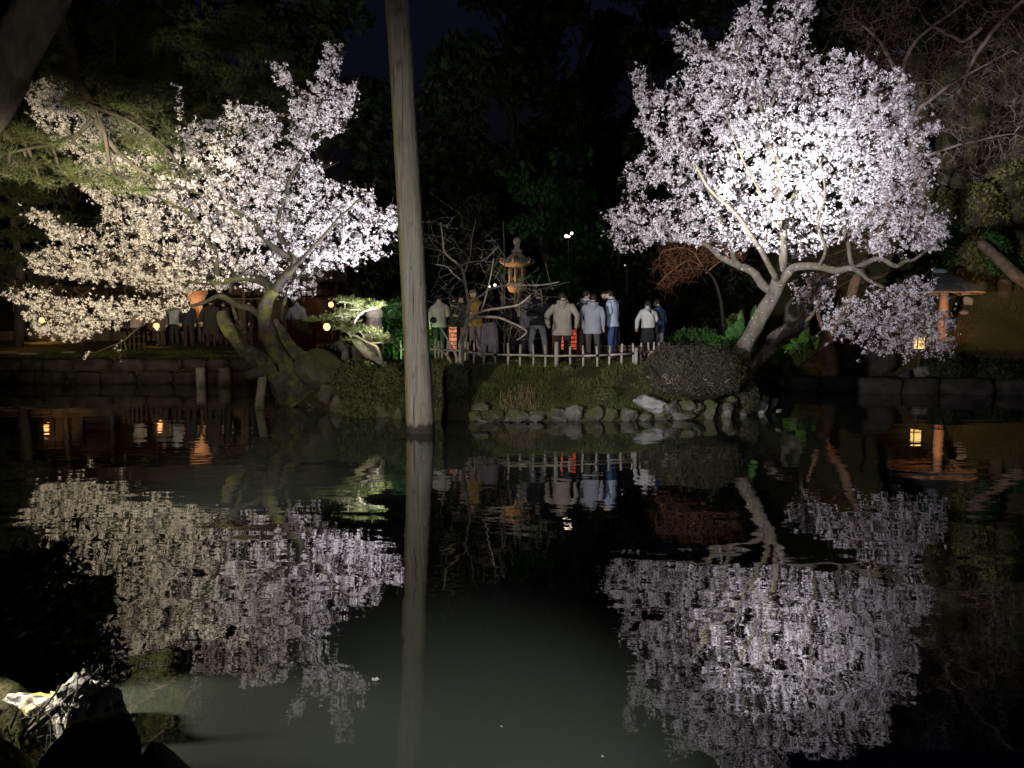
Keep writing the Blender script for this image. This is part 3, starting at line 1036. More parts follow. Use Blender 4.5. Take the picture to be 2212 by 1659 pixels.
def build_tree(name, base, trunk, limbs, targets, label, cat, bark, twig, blossom=None, per_m=11.0, fl_r=0.026, nfl=4, group=None, step=0.28,
               r0=0.0035, rpow=0.43, rmax=0.05, shoots=0.30, trunk_bark=None, crown_fn=None, skip=None, thick_only=0.011, tight=0.045, wander=0.35, jit=0.05, trunk_wob=.18, limb_bark=None):
    root = empty(name, base, label, cat, group)
    mbt = MB()
    lines = []
    for t in trunk:
        P, Rr = limb_line(t)
        P, Rr = catmull(P, Rr, 5)
        tube(mbt, P, Rr, 16, wob=trunk_wob)
        lines.append([tuple(p) for p in P])
    mbt.build('trunk', trunk_bark or bark, root, smooth=True)
    for t in limbs:
        P, Rr = limb_line(t)
        P, Rr = catmull(P, Rr, 5)
        # a living limb is never quite straight
        P = [p + Vector((noise.noise(p * 1.3 + Vector((3, 0, 0))), noise.noise(p * 1.3 + Vector((0, 8, 0))) * 2, noise.noise(p * 1.3 + Vector((0, 0, 5))))) * min(.09, 2.0 * r) * min(1, i / 3) for i, (p, r) in enumerate(zip(P, Rr))]
        m2 = MB()
        tube(m2, P, Rr, 10, wob=.12)
        m2.build('limb', limb_bark or bark, root, smooth=True)
        lines.append([tuple(p) for p in P])
    if not targets:
        return root, None
    P, PA, cnt, nroot, child = grow(lines[len(trunk) - (1 if not limbs else 0):] or lines, targets, step=step, wander=wander, jit=jit)
    rad = np.minimum(r0 * cnt ** rpow, rmax)
    e = np.arange(nroot, len(P))
    a, b = PA[e], e
    ra = np.where(a < nroot, rad[b], np.minimum(rad[a], rad[b] * 1.35))
    thick = rad[b] > thick_only
    m3 = MB()
    prisms(m3, P[a[thick]], P[b[thick]], ra[thick], rad[b[thick]], 6)
    if thick.any():
        tag(m3.build('branches', limb_bark or bark, root, smooth=True), kind='stuff')
    m4 = MB()
    th = ~thick
    prisms(m4, P[a[th]], P[b[th]], ra[th], rad[b[th]] * .9, 3)
    # shoots beyond the last node
    tips = e[child[e] == 0]
    tips = tips[rng.random(len(tips)) < shoots * 2.2]
    dirs = P[tips] - P[PA[tips]]
    dirs /= np.linalg.norm(dirs, axis=1)[:, None] + 1e-9
    dirs = dirs + rng.normal(size=dirs.shape) * .35 + np.array([0, 0, .25])
    dirs /= np.linalg.norm(dirs, axis=1)[:, None]
    ln = rng.uniform(.08, .42, len(tips))[:, None] * (shoots * 2.4)
    ends = P[tips] + dirs * ln
    prisms(m4, P[tips], ends, np.full(len(tips), r0 * 1.0), np.full(len(tips), r0 * .45), 3)
    tag(m4.build('twigs', twig, root), kind='stuff')
    info = dict(P=P, PA=PA, rad=rad, nroot=nroot, tips=tips, ends=ends, e=e)
    if blossom:
        thin = rad[e] < 0.022
        A, B = P[PA[e[thin]]], P[e[thin]]
        seg = np.linalg.norm(B - A, axis=1)
        k = rng.poisson(seg * per_m)
        ii = np.repeat(np.arange(len(A)), k)
        s = rng.random(len(ii))[:, None]
        C = A[ii] * (1 - s) + B[ii] * s
        mid_ = (A[ii] + B[ii]) / 2
        off = rng.normal(size=C.shape) * tight
        C2 = C + off
        sel = rng.random(len(ends)) < .55
        C2 = np.concatenate([C2, (P[tips] * .45 + ends * .55)[sel] + rng.normal(size=(int(sel.sum()), 3)) * .03])
        if skip is not None:
            C2 = C2[~skip(C2)]
        out = rand_dirs(len(C2)) * .6 + np.array([0, 0, .25])
        m5 = MB()
        flowers(m5, C2, out, nfl, fl_r, fl_r * 2.0)
        tag(m5.build('blossoms', blossom, root), kind='stuff')
        print(name, 'clumps', len(C2))
    return root, info


# ---- the right cherry
RT_BASE = at(1597, 806, 17.7)
rt_trunk = [[(1586, 856, 17.7, 58), (1592, 830, 17.7, 52), (1597, 800, 17.7, 46), (1600, 770, 17.65, 40), (1617, 733, 17.6, 34), (1644, 686, 17.5, 32), (1667, 645, 17.45, 32), (1681, 610, 17.4, 34), (1688, 596, 17.4, 26)]]
rt_limbs = [
    [(1670, 630, 17.45, 18), (1652, 608, 17.7, 19), (1630, 588, 18.0, 17), (1597, 575, 18.4, 15), (1563, 561, 18.8, 13), (1533, 534, 19.2, 10), (1490, 523, 19.8, 8), (1440, 519, 20.4, 6), (1390, 500, 20.9, 4)],
    [(1600, 577, 18.35, 11), (1585, 555, 18.2, 11), (1580, 528, 18.1, 10), (1566, 491, 18.0, 9.5), (1549, 439, 18.0, 9), (1515, 380, 18.1, 8), (1481, 346, 18.3, 6.5), (1440, 312, 18.6, 4.5)],
    [(1678, 604, 17.3, 15), (1664, 578, 17.0, 13), (1644, 538, 16.7, 11), (1613, 494, 16.5, 9.5), (1591, 468, 16.4, 9), (1568, 437, 16.3, 7.5), (1532, 401, 16.3, 6.5), (1500, 350, 16.3, 4.5)],
    [(1688, 600, 17.4, 24), (1692, 560, 17.4, 20), (1692, 527, 17.4, 17), (1689, 464, 17.4, 14), (1680, 359, 17.3, 11), (1659, 312, 17.3, 10.5), (1646, 270, 17.2, 10), (1638, 219, 17.2, 8.5), (1616, 177, 17.2, 7), (1600, 139, 17.2, 5.5), (1588, 70, 17.2, 3.5)],
    [(1684, 616, 17.35, 20), (1702, 588, 17.2, 21), (1718, 577, 17.1, 19), (1765, 578, 16.9, 17), (1805, 584, 16.8, 15), (1842, 578, 16.6, 12), (1869, 597, 16.2, 9), (1892, 616, 15.8, 7), (1940, 645, 15.3, 5), (2000, 690, 15.0, 3.5)],
    [(1842, 580, 16.6, 13), (1872, 568, 16.6, 11), (1902, 558, 16.5, 10), (1930, 572, 16.4, 10), (1950, 562, 16.4, 8), (1972, 557, 16.3, 6.5), (2015, 530, 16.2, 3.5)],
    [(1842, 577, 16.7, 10), (1835, 541, 16.9, 9), (1822, 508, 17.1, 8.5), (1823, 470, 17.3, 7), (1836, 400, 17.6, 6), (1870, 300, 17.8, 4.5), (1890, 200, 18.0, 3)],
    [(1690, 470, 17.5, 10), (1715, 425, 17.9, 8.5), (1760, 370, 18.3, 7), (1810, 310, 18.6, 6), (1850, 250, 18.8, 5), (1895, 180, 19.0, 3.5)],
    [(1647, 275, 17.2, 7), (1670, 215, 17.0, 6), (1695, 160, 16.9, 5), (1712, 90, 16.8, 4), (1720, 10, 16.8, 2.5)],
    [(1842, 500, 17.0, 6), (1890, 450, 16.6, 5.5), (1950, 400, 16.4, 4.5), (2000, 330, 16.3, 3)],
    [(1770, 577, 16.9, 8), (1778, 540, 16.4, 7), (1770, 480, 15.9, 6), (1780, 410, 15.6, 4.5), (1765, 330, 15.5, 3)],
    [(1688, 500, 17.3, 7), (1660, 450, 16.6, 6), (1625, 390, 16.1, 5), (1590, 310, 15.8, 4), (1560, 230, 15.8, 2.5)],
]
RT_POLY = [(1359, 236), (1363, 156), (1389, 146), (1420, 178), (1465, 167), (1498, 143), (1460, 108), (1446, 80), (1448, 55), (1481, 44), (1511, 66), (1532, 114), (1553, 100), (1574, 66), (1591, 28), (1616, 2), (1646, -30), (1644, 46), (1671, 46), (1680, -40), (1756, -40), (1768, 21), (1747, 59), (1739, 101), (1760, 125), (1789, 105), (1870, 120), (1899, 146), (1920, 141), (1954, 150), (1971, 186), (1979, 236), (2004, 268), (2038, 256), (2030, 295), (1996, 318), (2030, 330), (2026, 367), (2008, 382), (2028, 405), (1996, 434), (2055, 466), (2051, 515), (2017, 561), (1985, 540), (1954, 545), (1903, 552), (1850, 535), (1805, 520), (1760, 545), (1722, 561), (1671, 548), (1620, 530), (1580, 548), (1532, 530), (1456, 519), (1405, 536), (1342, 548), (1325, 531), (1296, 468), (1338, 445), (1393, 432), (1440, 440), (1470, 425), (1440, 400), (1350, 418), (1344, 400), (1357, 350), (1392, 335), (1448, 370), (1439, 340), (1405, 322), (1380, 278)]
RT_LOW = [(1780, 674), (1829, 641), (1868, 647), (1878, 627), (1907, 619), (1956, 614), (1975, 598), (1993, 590), (2016, 596), (2020, 631), (2018, 662), (2053, 670), (2071, 698), (2061, 729), (2059, 764), (2020, 770), (1985, 766), (1960, 780), (1942, 758), (1907, 764), (1862, 766), (1874, 748), (1819, 740), (1780, 717)]
t1 = crown_points(RT_POLY, 4300, 17.9, 2.1, (-0.35, 0.0), 110, gap=0.15, gap_scale=1.7)
t2 = crown_points(RT_LOW, 640, 15.3, 0.6, (-0.15, 0), 60)
right_cherry, _ = build_tree('cherry_tree', RT_BASE, rt_trunk, rt_limbs, t1 + t2, 'tall white cherry tree in full bloom on the right with a leaning pale trunk', 'cherry tree',
                             BARK, TWIG, PETAL, per_m=19, nfl=6, fl_r=0.0165, shoots=.42, tight=.042, group='floodlit cherry trees in bloom')

# ---- the left cherry
LT_D = 19.5
lt_trunk = [
    [(664, 862, 19.5, 120), (640, 835, 19.5, 100), (618, 806, 19.4, 72), (604, 776, 19.3, 46), (586, 740, 19.2, 36), (577, 704, 19.15, 32), (571, 677, 19.1, 30), (579, 647, 19.1, 26), (592, 627, 19.1, 24)],
    [(640, 850, 19.3, 60), (600, 812, 19.2, 50), (566, 786, 19.1, 42), (540, 764, 19.1, 34), (518, 744, 19.1, 31), (497, 716, 19.1, 30), (484, 692, 19.1, 27), (479, 672, 19.1, 16)],
    [(705, 806, 19.6, 36), (680, 800, 19.6, 46), (660, 782, 19.5, 38), (637, 758, 19.5, 27), (615, 731, 19.5, 24), (598, 705, 19.4, 22), (592, 690, 19.3, 16)],
]
lt_limbs = [
    [(592, 627, 19.1, 22), (606, 606, 19.0, 19), (624, 588, 18.9, 17), (638, 566, 18.9, 15), (626, 552, 18.8, 14), (605, 540, 18.7, 13), (569, 513, 18.6, 11), (540, 480, 18.6, 9.5), (500, 452, 18.6, 8), (440, 420, 18.6, 6), (370, 395, 18.6, 4)],
    [(588, 634, 19.1, 22), (572, 612, 19.2, 20), (552, 601, 19.3, 18), (525, 598, 19.4, 15), (498, 607, 19.4, 14), (470, 612, 19.5, 13), (427, 606, 19.6, 11), (382, 609, 19.7, 9), (330, 612, 19.8, 7), (260, 604, 19.9, 5), (160, 585, 20, 3)],
    [(470, 610, 19.5, 12), (467, 592, 19.3, 12), (459, 533, 19.1, 10.5), (440, 500, 19.0, 9.5), (406, 452, 18.9, 8), (380, 400, 18.8, 6.5), (345, 345, 18.8, 5), (270, 300, 18.8, 3.5), (160, 230, 18.8, 2)],
    [(440, 607, 19.5, 9), (422, 570, 19.7, 8.5), (378, 566, 19.9, 7.5), (337, 533, 20.1, 6), (270, 500, 20.3, 4.5), (150, 490, 20.4, 2.5)],
    [(572, 690, 19.1, 16), (540, 668, 19.0, 15), (515, 660, 18.9, 14), (500, 648, 18.9, 13), (480, 636, 18.8, 11), (461, 640, 18.8, 9), (430, 656, 18.7, 8), (385, 668, 18.6, 6.5), (330, 680, 18.5, 5.5), (250, 690, 18.4, 4), (140, 690, 18.3, 2.5)],
    [(640, 562, 18.9, 12), (622, 535, 19.0, 11), (605, 508, 19.1, 10), (609, 447, 19.2, 8.5), (626, 386, 19.3, 7.5), (650, 345, 19.4, 6), (682, 244, 19.5, 4.5), (707, 195, 19.5, 3.5), (718, 115, 19.5, 2)],
    [(604, 705, 19.5, 8), (606, 690, 19.6, 8), (615, 650, 19.7, 7.5), (626, 623, 19.8, 7), (645, 592, 19.9, 6.5), (690, 560, 20.0, 5.5), (745, 540, 20.0, 4.5), (800, 520, 20.0, 3), (838, 480, 20.0, 2)],
    [(622, 590, 18.9, 10), (650, 560, 18.5, 8.5), (690, 520, 18.2, 7), (730, 475, 18.0, 5.5), (775, 430, 17.9, 3.5)],
    [(511, 690, 19.1, 9), (502, 660, 19.3, 8), (497, 632, 19.5, 7), (505, 590, 19.8, 6.5), (520, 520, 20.2, 5.5), (530, 440, 20.5, 4.5), (545, 340, 20.7, 3.5), (560, 250, 20.8, 2.2)],
    [(529, 722, 19.15, 11), (520, 706, 19.2, 11), (511, 690, 19.2, 10), (504, 668, 19.25, 9)],
    [(459, 540, 19.1, 7), (430, 480, 18.2, 6), (390, 450, 17.8, 5), (320, 420, 17.5, 4), (240, 390, 17.4, 2.5)],
    [(340, 682, 18.5, 4), (300, 706, 18.4, 3.2), (268, 736, 18.3, 2.6), (240, 748, 18.3, 2), (205, 762, 18.3, 1.4)],
]
LT_POLY = [(57, 230), (53, 179), (97, 173), (150, 175), (203, 244), (284, 244), (330, 290), (390, 300), (410, 264), (459, 264), (487, 252), (496, 211), (524, 232), (569, 223), (597, 260), (597, 292), (585, 341), (630, 309), (605, 276), (634, 264), (626, 236), (601, 183), (583, 138), (621, 140), (638, 195), (670, 195), (670, 162), (690, 148), (703, 91), (739, 91), (735, 142), (727, 175), (768, 181), (780, 207), (768, 236), (743, 284), (691, 305), (658, 337), (711, 361), (690, 385), (703, 390), (764, 400), (808, 426), (804, 459), (833, 453), (859, 437), (865, 487), (849, 538), (804, 562), (764, 578), (723, 582), (682, 607), (682, 635), (634, 651), (601, 635), (570, 628), (528, 623), (467, 627), (420, 632), (372, 640), (300, 627), (227, 615), (162, 607), (102, 594), (57, 574), (57, 550), (114, 525), (81, 485), (45, 460), (81, 450), (134, 479), (183, 495), (219, 483), (227, 445), (175, 424), (171, 392), (146, 345), (110, 300), (61, 252)]
LT_LOW = [(0, 637), (20, 622), (49, 613), (81, 625), (134, 641), (183, 641), (227, 650), (280, 648), (330, 640), (406, 637), (408, 664), (325, 692), (252, 712), (162, 735), (114, 733), (61, 712), (41, 659)]
t1 = crown_points(LT_POLY, 4600, 20.0, 1.7, (0.10, 0.0), 110, gap=0.13, gap_scale=1.7)
t2 = crown_points(LT_LOW, 520, 18.5, 0.9, (0, 0), 60, gap=0.1, gap_scale=2)
t3 = [at(a, b, 18.3) for a, b in ((240, 748), (225, 752), (200, 760), (185, 764), (180, 772), (258, 760), (268, 738))]
t4 = [at(a + random.uniform(-16, 16), b + random.uniform(-10, 10), 19.9) for a, b in ((368, 180), (372, 195), (385, 205), (393, 215), (380, 225), (372, 215), (395, 230), (386, 190))] + [at(385, 260, 19.6), at(390, 290, 19.4)]
left_cherry, _ = build_tree('cherry_tree', at(640, 830, LT_D), lt_trunk, lt_limbs, t1 + t2 + t3 + t4, 'broad spreading cherry tree in bloom on the left, its mossy trunks over a prop', 'cherry tree',
                            MOSSBARK, TWIG, PETAL, per_m=19, nfl=6, fl_r=0.017, shoots=.42, tight=.042, limb_bark=LIMBBARK, trunk_wob=.30, group='floodlit cherry trees in bloom')

# prop under the left cherry
prop = empty('tree_prop', (at(560, 883, 18.6).x, 18.6, 0), 'short round wooden prop standing in the water under the leaning left cherry trunk', 'prop')
mb = MB()
P, Rr = catmull([at(559, 925, 18.6), at(560, 883, 18.6), at(563, 850, 18.7), at(569, 806, 18.9)], [.115, .115, .112, .11], 5)
tube(mb, P, Rr, 12, wob=.08)
mb.build('prop_post', mat('prop_wood', (0.33, 0.30, 0.21), (0.2, 0.18, 0.12), scale=5, stretch=(1, 1, .2), bump=.008, bscale=30, second=(0.10, 0.12, 0.03), s2scale=4, s2lo=.5, s2hi=.6), prop, smooth=True)
mb = MB()
P, Rr = catmull([at(534, 812, 18.75), at(552, 804, 18.75), at(575, 800, 18.75), at(597, 794, 18.8)], [.10, .13, .13, .11], 5)
tube(mb, P, Rr, 10, wob=.25)
mb.build('cross_beam', MOSSBARK, prop, smooth=True)

# ---- small leaning cherry behind the right one
sc_trunk = [[(1600, 845, 19.0, 20), (1630, 790, 19.6, 22), (1660, 758, 20.2, 30), (1672, 732, 20.1, 30), (1700, 714, 20.0, 28), (1722, 706, 19.9, 27), (1738, 694, 19.8, 24), (1746, 672, 19.8, 18)]]
sc_limbs = [[(1742, 680, 19.8, 13), (1748, 650, 19.7, 9), (1752, 625, 19.7, 7), (1756, 598, 19.6, 5)], [(1744, 690, 19.8, 11), (1730, 665, 19.9, 8), (1722, 640, 20.0, 6), (1715, 610, 20.1, 4)],
            [(1737, 694, 19.6, 9), (1751, 684, 19.3, 7), (1760, 668, 19.2, 5), (1775, 640, 19.2, 3.5)]]
SC_POLY = [(1715, 592), (1805, 590), (1803, 618), (1795, 659), (1765, 679), (1745, 690), (1720, 655), (1708, 620)]
t = crown_points(SC_POLY, 190, 19.6, .7, (0, 0), 50)
build_tree('cherry_tree', at(1660, 765, 20.2), sc_trunk, sc_limbs, t, 'small grey cherry leaning right behind the tall one, few blossoms under the limb', 'cherry tree', BARK, TWIG, PETAL, per_m=14, nfl=6, fl_r=.017,
           group='floodlit cherry trees in bloom')

# ---- red brown trunk at the right bank
rb_trunk = [[(1794, 812, 24.2, 44), (1790, 780, 24.2, 34), (1783, 750, 24.2, 31), (1786, 722, 24.3, 26), (1800, 700, 24.5, 20), (1822, 672, 24.8, 18), (1836, 645, 25.0, 20), (1850, 610, 25.2, 22), (1862, 585, 25.4, 18)]]
rb_limbs = [[(1860, 590, 25.4, 15), (1880, 540, 25.8, 11), (1905, 480, 26.2, 8), (1930, 400, 26.5, 5)], [(1850, 610, 25.2, 12), (1890, 600, 25.5, 9), (1915, 590, 25.8, 7), (1960, 565, 26, 5)], [(1786, 722, 24.3, 12), (1770, 690, 24.6, 9), (1764, 650, 24.9, 6), (1740, 600, 25.2, 4)]]
RB_POLY = [(1740, 600), (1790, 540), (1860, 470), (1960, 400), (2010, 470), (2000, 560), (1960, 590), (1880, 610), (1800, 640)]
t = crown_points(RB_POLY, 240, 26, 1.0, (0, 0), 60)
build_tree('red_brown_tree', at(1794, 810, 24.2), rb_trunk, rb_limbs, t, 'bare crooked red brown tree standing on the right bank behind the blossom', 'tree', ORANGEBARK, MAPLETWIG, shoots=.4)

# ---- bare tree, upper right
bt_trunk = [[(1985, 520, 33, 22), (1985, 450, 33, 19), (1990, 400, 33, 17), (1975, 340, 33, 16), (1965, 270, 33, 14), (1945, 190, 33, 12)]]
bt_limbs = [[(1965, 270, 33, 10), (1990, 230, 32.6, 8), (2030, 200, 32.2, 7), (2090, 160, 31.8, 5), (2190, 110, 31.4, 3)], [(1945, 190, 33, 10), (1930, 140, 32.8, 8), (1900, 90, 32.6, 6), (1860, 50, 32.4, 4)],
            [(1945, 190, 33, 9), (1960, 120, 32.5, 8), (2000, 70, 32, 6), (2080, 10, 31.6, 4), (2150, -40, 31.5, 3)], [(1975, 340, 33, 9), (2020, 330, 32.5, 7), (2080, 310, 32, 5), (2190, 290, 31.5, 3)],
            [(2120, 60, 31.5, 9), (2080, 90, 31.8, 7), (2050, 80, 31.8, 6), (2000, 50, 32, 4)], [(2070, 200, 32, 7), (2110, 120, 31.8, 8), (2150, 60, 31.6, 8), (2212, 0, 31.4, 8), (2280, -60, 31.2, 7)]]
BT_POLY = [(1770, -30), (1790, 20), (1840, 100), (1890, 140), (1960, 180), (1985, 240), (2040, 300), (2010, 380), (2060, 420), (2150, 380), (2240, 330), (2280, 100), (2260, -60)]
t = crown_points(BT_POLY, 5200, 32.5, 2.2, (0, 0), 60, gap=.1, gap_scale=.7)
build_tree('bare_tree', at(1985, 520, 33), bt_trunk, bt_limbs, t, 'tall leafless grey brown tree with fine twigs in the upper right corner', 'tree', GREYTWIG, GREYTWIG, r0=.0055, rpow=.33, step=.6, shoots=.9, wander=.12, jit=.03)

# ---- red maple twigs between the crowd and the right cherry
mp_trunk = [[(1562, 790, 23.5, 8), (1562, 700, 23.5, 7), (1555, 640, 23.5, 6.5), (1540, 600, 23.5, 6), (1515, 575, 23.5, 5)]]
mp_limbs = [[(1515, 575, 23.5, 4), (1490, 562, 23.3, 3.4), (1465, 575, 23.2, 3), (1440, 595, 23.1, 2), (1420, 615, 23, 1.4)], [(1520, 580, 23.5, 4), (1500, 545, 23.4, 3), (1470, 535, 23.2, 2.5), (1430, 545, 23.1, 1.6)], [(1525, 590, 23.5, 4), (1560, 560, 23.6, 3), (1600, 545, 23.7, 2)]]
MP_POLY = [(1405, 575), (1425, 548), (1440, 530), (1490, 520), (1570, 530), (1620, 545), (1600, 575), (1550, 565), (1500, 600), (1470, 610), (1440, 625), (1412, 626), (1435, 590)]
t = crown_points(MP_POLY, 900, 23.3, .7, (0, 0), 40)
build_tree('maple_tree', at(1540, 692, 23.5), mp_trunk, mp_limbs, t, 'leafless red twigged maple lit orange under the left side of the right cherry', 'tree', MAPLETWIG, MAPLETWIG, r0=.0042, rpow=.32, shoots=.6, thick_only=.02, trunk_bark=DARKBARK, wander=.2)

# ---- bare pale shrub before the crowd
SHD = 17.7
bs_trunk = [[(996, 812, SHD, 13), (996, 792, SHD, 13), (996, 760, SHD, 11), (997, 739, SHD, 11), (1008, 697, SHD, 8), (1012, 658, SHD, 7), (1005, 613, SHD, 6), (996, 577, SHD, 5.5), (963, 548, 17.5, 4), (957, 522, 17.5, 3), (952, 480, 17.5, 2)]]
bs_limbs = [
    [(996, 577, SHD, 4), (1012, 568, 17.8, 4), (1047, 561, 18.0, 3.5), (1076, 532, 18.1, 2)],
    [(1008, 697, SHD, 6), (1041, 671, 17.4, 5.5), (1080, 665, 17.2, 5), (1121, 658, 17.0, 4), (1147, 638, 17.0, 2.5)],
    [(1012, 692, SHD, 7), (1040, 684, 17.5, 6), (1073, 687, 17.3, 6), (1105, 700, 17.1, 5), (1138, 716, 17.0, 4), (1116, 735, 17, 2)],
    [(1012, 658, SHD, 5), (1055, 625, 18.0, 4.5), (1085, 618, 18.2, 4), (1115, 616, 18.3, 4), (1170, 616, 18.5, 3), (1210, 608, 18.6, 2)],
    [(986, 792, SHD, 6), (986, 770, SHD, 6), (976, 749, 17.6, 5.5), (966, 730, 17.5, 4), (950, 705, 17.4, 3)],
    [(978, 792, SHD, 5), (967, 771, 17.7, 5), (950, 756, 17.6, 4), (937, 745, 17.5, 4), (925, 740, 17.4, 3)],
    [(1005, 613, SHD, 4), (980, 590, 18, 3.5), (965, 575, 18.1, 3), (940, 570, 18.2, 2)],
    [(1000, 600, SHD, 3.5), (1015, 560, 17.9, 3), (1020, 520, 18, 2.5), (1028, 470, 18, 1.5)],
    [(1040, 671, 17.4, 4), (1052, 630, 17.3, 3.5), (1060, 600, 17.2, 3), (1065, 560, 17.2, 2)],
]
BS_POLY = [(922, 470), (990, 450), (1010, 500), (1085, 520), (1095, 560), (1130, 600), (1212, 612), (1190, 640), (1160, 690), (1130, 735), (1060, 730), (1020, 720), (950, 700), (930, 620)]
t = crown_points(BS_POLY, 330, 17.7, .8, (0, 0), 40)
build_tree('bare_shrub', at(992, 790, SHD), bs_trunk, bs_limbs, t, 'leafless pale branched shrub in front of the crowd just right of the tall post', 'shrub', PALETWIG, PALETWIG, r0=.0038, rpow=.34, shoots=.7)


# ---- pines and evergreens
def pads_tree(name, base, trunk, limbs, pads, label, m, bark, kind='pine', n_per=260, size=.16, group=None, cat='pine tree', needles=7, width=.045, trunk_bark=None):
    """pads: (x, y, d, half width px, half height px)"""
    root, _ = build_tree(name, base, trunk, limbs, [], label, cat, bark, bark, group=group, trunk_bark=trunk_bark)
    mbp = MB(); mbb = MB()
    anchors = []
    for t in trunk + limbs:
        P, _r = limb_line(t)
        anchors += catmull(P, [0] * len(P), 6)[0]
    A = np.array([tuple(p) for p in anchors])
    for (px, py, d, hw, hh) in pads:
        c = np.array(at(px, py, d))
        s = d / F
        nn = int(n_per * max(.4, hw * hh / 1200))
        q = rng.normal(size=(nn, 3)) * np.array([hw * s * .5, hw * s * .45, hh * s * .45])
        q[:, 2] = np.where(q[:, 2] < 0, q[:, 2] * .6, q[:, 2])
        wv = np.array([noise.noise(Vector(p) * 2.2 + Vector((px, py, 0))) for p in q])
        q = q[wv > -.22]
        C = c + q
        if kind == 'pine':
            tufts(mbp, C, size, (0, 0, .5), 1.0, needles, width)
        else:
            leaves(mbp, C, size, aspect=.42)
        # branchlets
        k = rng.choice(len(C), max(3, len(C) // 9))
        mid = c + (C[k] - c) * .25 - np.array([0, 0, hh * s * .12])
        prisms(mbb, mid, C[k], np.full(len(k), .012), np.full(len(k), .004), 3)
        j = int(np.argmin(np.linalg.norm(A - c, axis=1)))
        prisms(mbb, [A[j]], [c - np.array([0, 0, hh * s * .12])], [.035], [.015], 5)
        prisms(mbb, np.repeat((c - np.array([0, 0, hh * s * .12]))[None], len(k), 0), mid, np.full(len(k), .014), np.full(len(k), .011), 3)
    tag(mbb.build('twigs', bark, root), kind='stuff')
    tag(mbp.build('crown', m, root), kind='stuff')
    return root


# big leaning pine, upper left; its trunk stands on the near left bank outside the view
pine_trunk = [[(-560, 1080, 11.2, 150), (-420, 820, 11.2, 130), (-220, 520, 11.2, 116), (-60, 270, 11.2, 108), (45, 90, 11.2, 100), (110, -60, 11.2, 96), (180, -260, 11.2, 88)]]
pine_limbs = [
    [(110, 20, 11.3, 40), (140, 80, 11.8, 26), (158, 140, 12.4, 20), (176, 190, 12.9, 17), (196, 250, 13.2, 14), (230, 300, 13.5, 11), (290, 350, 13.8, 8), (350, 395, 14, 5)],
    [(176, 190, 12.9, 12), (200, 240, 13.2, 10), (225, 290, 13.4, 8), (240, 350, 13.6, 5)],
    [(190, 225, 13.0, 9), (240, 245, 13.4, 8), (300, 270, 13.8, 6), (360, 320, 14.2, 4)],
    [(160, 145, 12.4, 9), (190, 125, 12.8, 7), (215, 120, 13.0, 5), (260, 140, 13.4, 3)],
    [(170, 290, 13.2, 9), (120, 310, 13, 8), (70, 320, 12.8, 6), (20, 330, 12.6, 5)],
    [(200, 255, 13.2, 9), (170, 290, 13.2, 9), (160, 310, 13.2, 8)],
]
PADS = [(225, 75, 13.5, 70, 40), (270, 110, 13.8, 60, 38), (180, 110, 13.2, 55, 40), (120, 150, 12.8, 55, 38), (250, 20, 13.4, 60, 25), (290, 160, 14, 50, 38), (220, 180, 13.6, 60, 40), (310, 220, 14.2, 55, 34), (250, 240, 13.8, 70, 34),
        (330, 270, 14.4, 60, 36), (290, 310, 14.2, 70, 34), (230, 320, 14.0, 55, 26), (360, 320, 14.6, 50, 26), (350, 365, 14.4, 60, 16), (400, 375, 14.6, 55, 11), (250, 380, 14.2, 80, 22), (190, 390, 14, 55, 18), (280, 410, 14.2, 60, 14),
        (50, 300, 12.8, 50, 26), (20, 330, 12.6, 45, 26), (100, 310, 12.9, 40, 20), (60, 355, 12.8, 50, 26), (20, 375, 12.6, 42, 22), (130, 365, 13.2, 42, 22), (90, 395, 13, 36, 14), (160, 70, 12.9, 50, 30), (330, 60, 14, 45, 26), (150, 215, 13, 40, 26), (95, 105, 12.6, 36, 30), (20, 20, 12.4, 40, 26)]
pads_tree('pine_tree', on(-330, 11.2), pine_trunk, pine_limbs, PADS, 'large dark pine leaning in from the upper left corner with hanging needle branches', PINE, DARKBARK, n_per=150, size=.15, trunk_bark=PINEBARK, needles=9, width=.026, group='pines lit from below')

# cloud pruned pine behind the left cherry
cp_trunk = [[(465, 720, 36.0, 26), (470, 560, 36.0, 26), (480, 420, 36.0, 22), (500, 300, 36.0, 18), (520, 180, 36.0, 14), (520, 80, 36.0, 9), (515, 40, 36.0, 6)]]
cp_limbs = [[(500, 300, 36.0, 10), (560, 270, 35.5, 7), (640, 250, 34.9, 4)], [(505, 260, 36.0, 10), (440, 230, 35.5, 7), (390, 215, 34.9, 4)], [(518, 180, 36.0, 8), (570, 165, 35.5, 5), (620, 155, 35.1, 3)], [(520, 150, 36.0, 7), (470, 140, 35.5, 5), (430, 135, 34.9, 3)], [(485, 380, 36.0, 9), (420, 330, 35.5, 6)], [(495, 330, 36.0, 9), (580, 330, 35.5, 6), (660, 300, 35.2, 4)]]
CPADS = [(520, 35, 35.7, 60, 18), (480, 70, 35.5, 65, 18), (560, 75, 35.6, 60, 16), (505, 105, 35.3, 75, 16), (590, 125, 35.5, 60, 16), (440, 105, 35.3, 50, 16), (430, 150, 35.2, 60, 18), (520, 165, 35.3, 80, 16), (610, 165, 35.2, 55, 16), (470, 195, 35.2, 75, 16), (560, 205, 35.2, 75, 16),
         (390, 195, 35.1, 50, 18), (640, 215, 35.1, 55, 18), (420, 235, 35.1, 70, 16), (520, 240, 35.1, 70, 16), (610, 255, 35.1, 70, 16), (470, 275, 35.1, 80, 16), (380, 260, 34.9, 60, 18), (560, 290, 35.1, 80, 16), (650, 300, 35.1, 60, 20), (345, 150, 35.2, 45, 25), (350, 90, 35.5, 50, 25)]
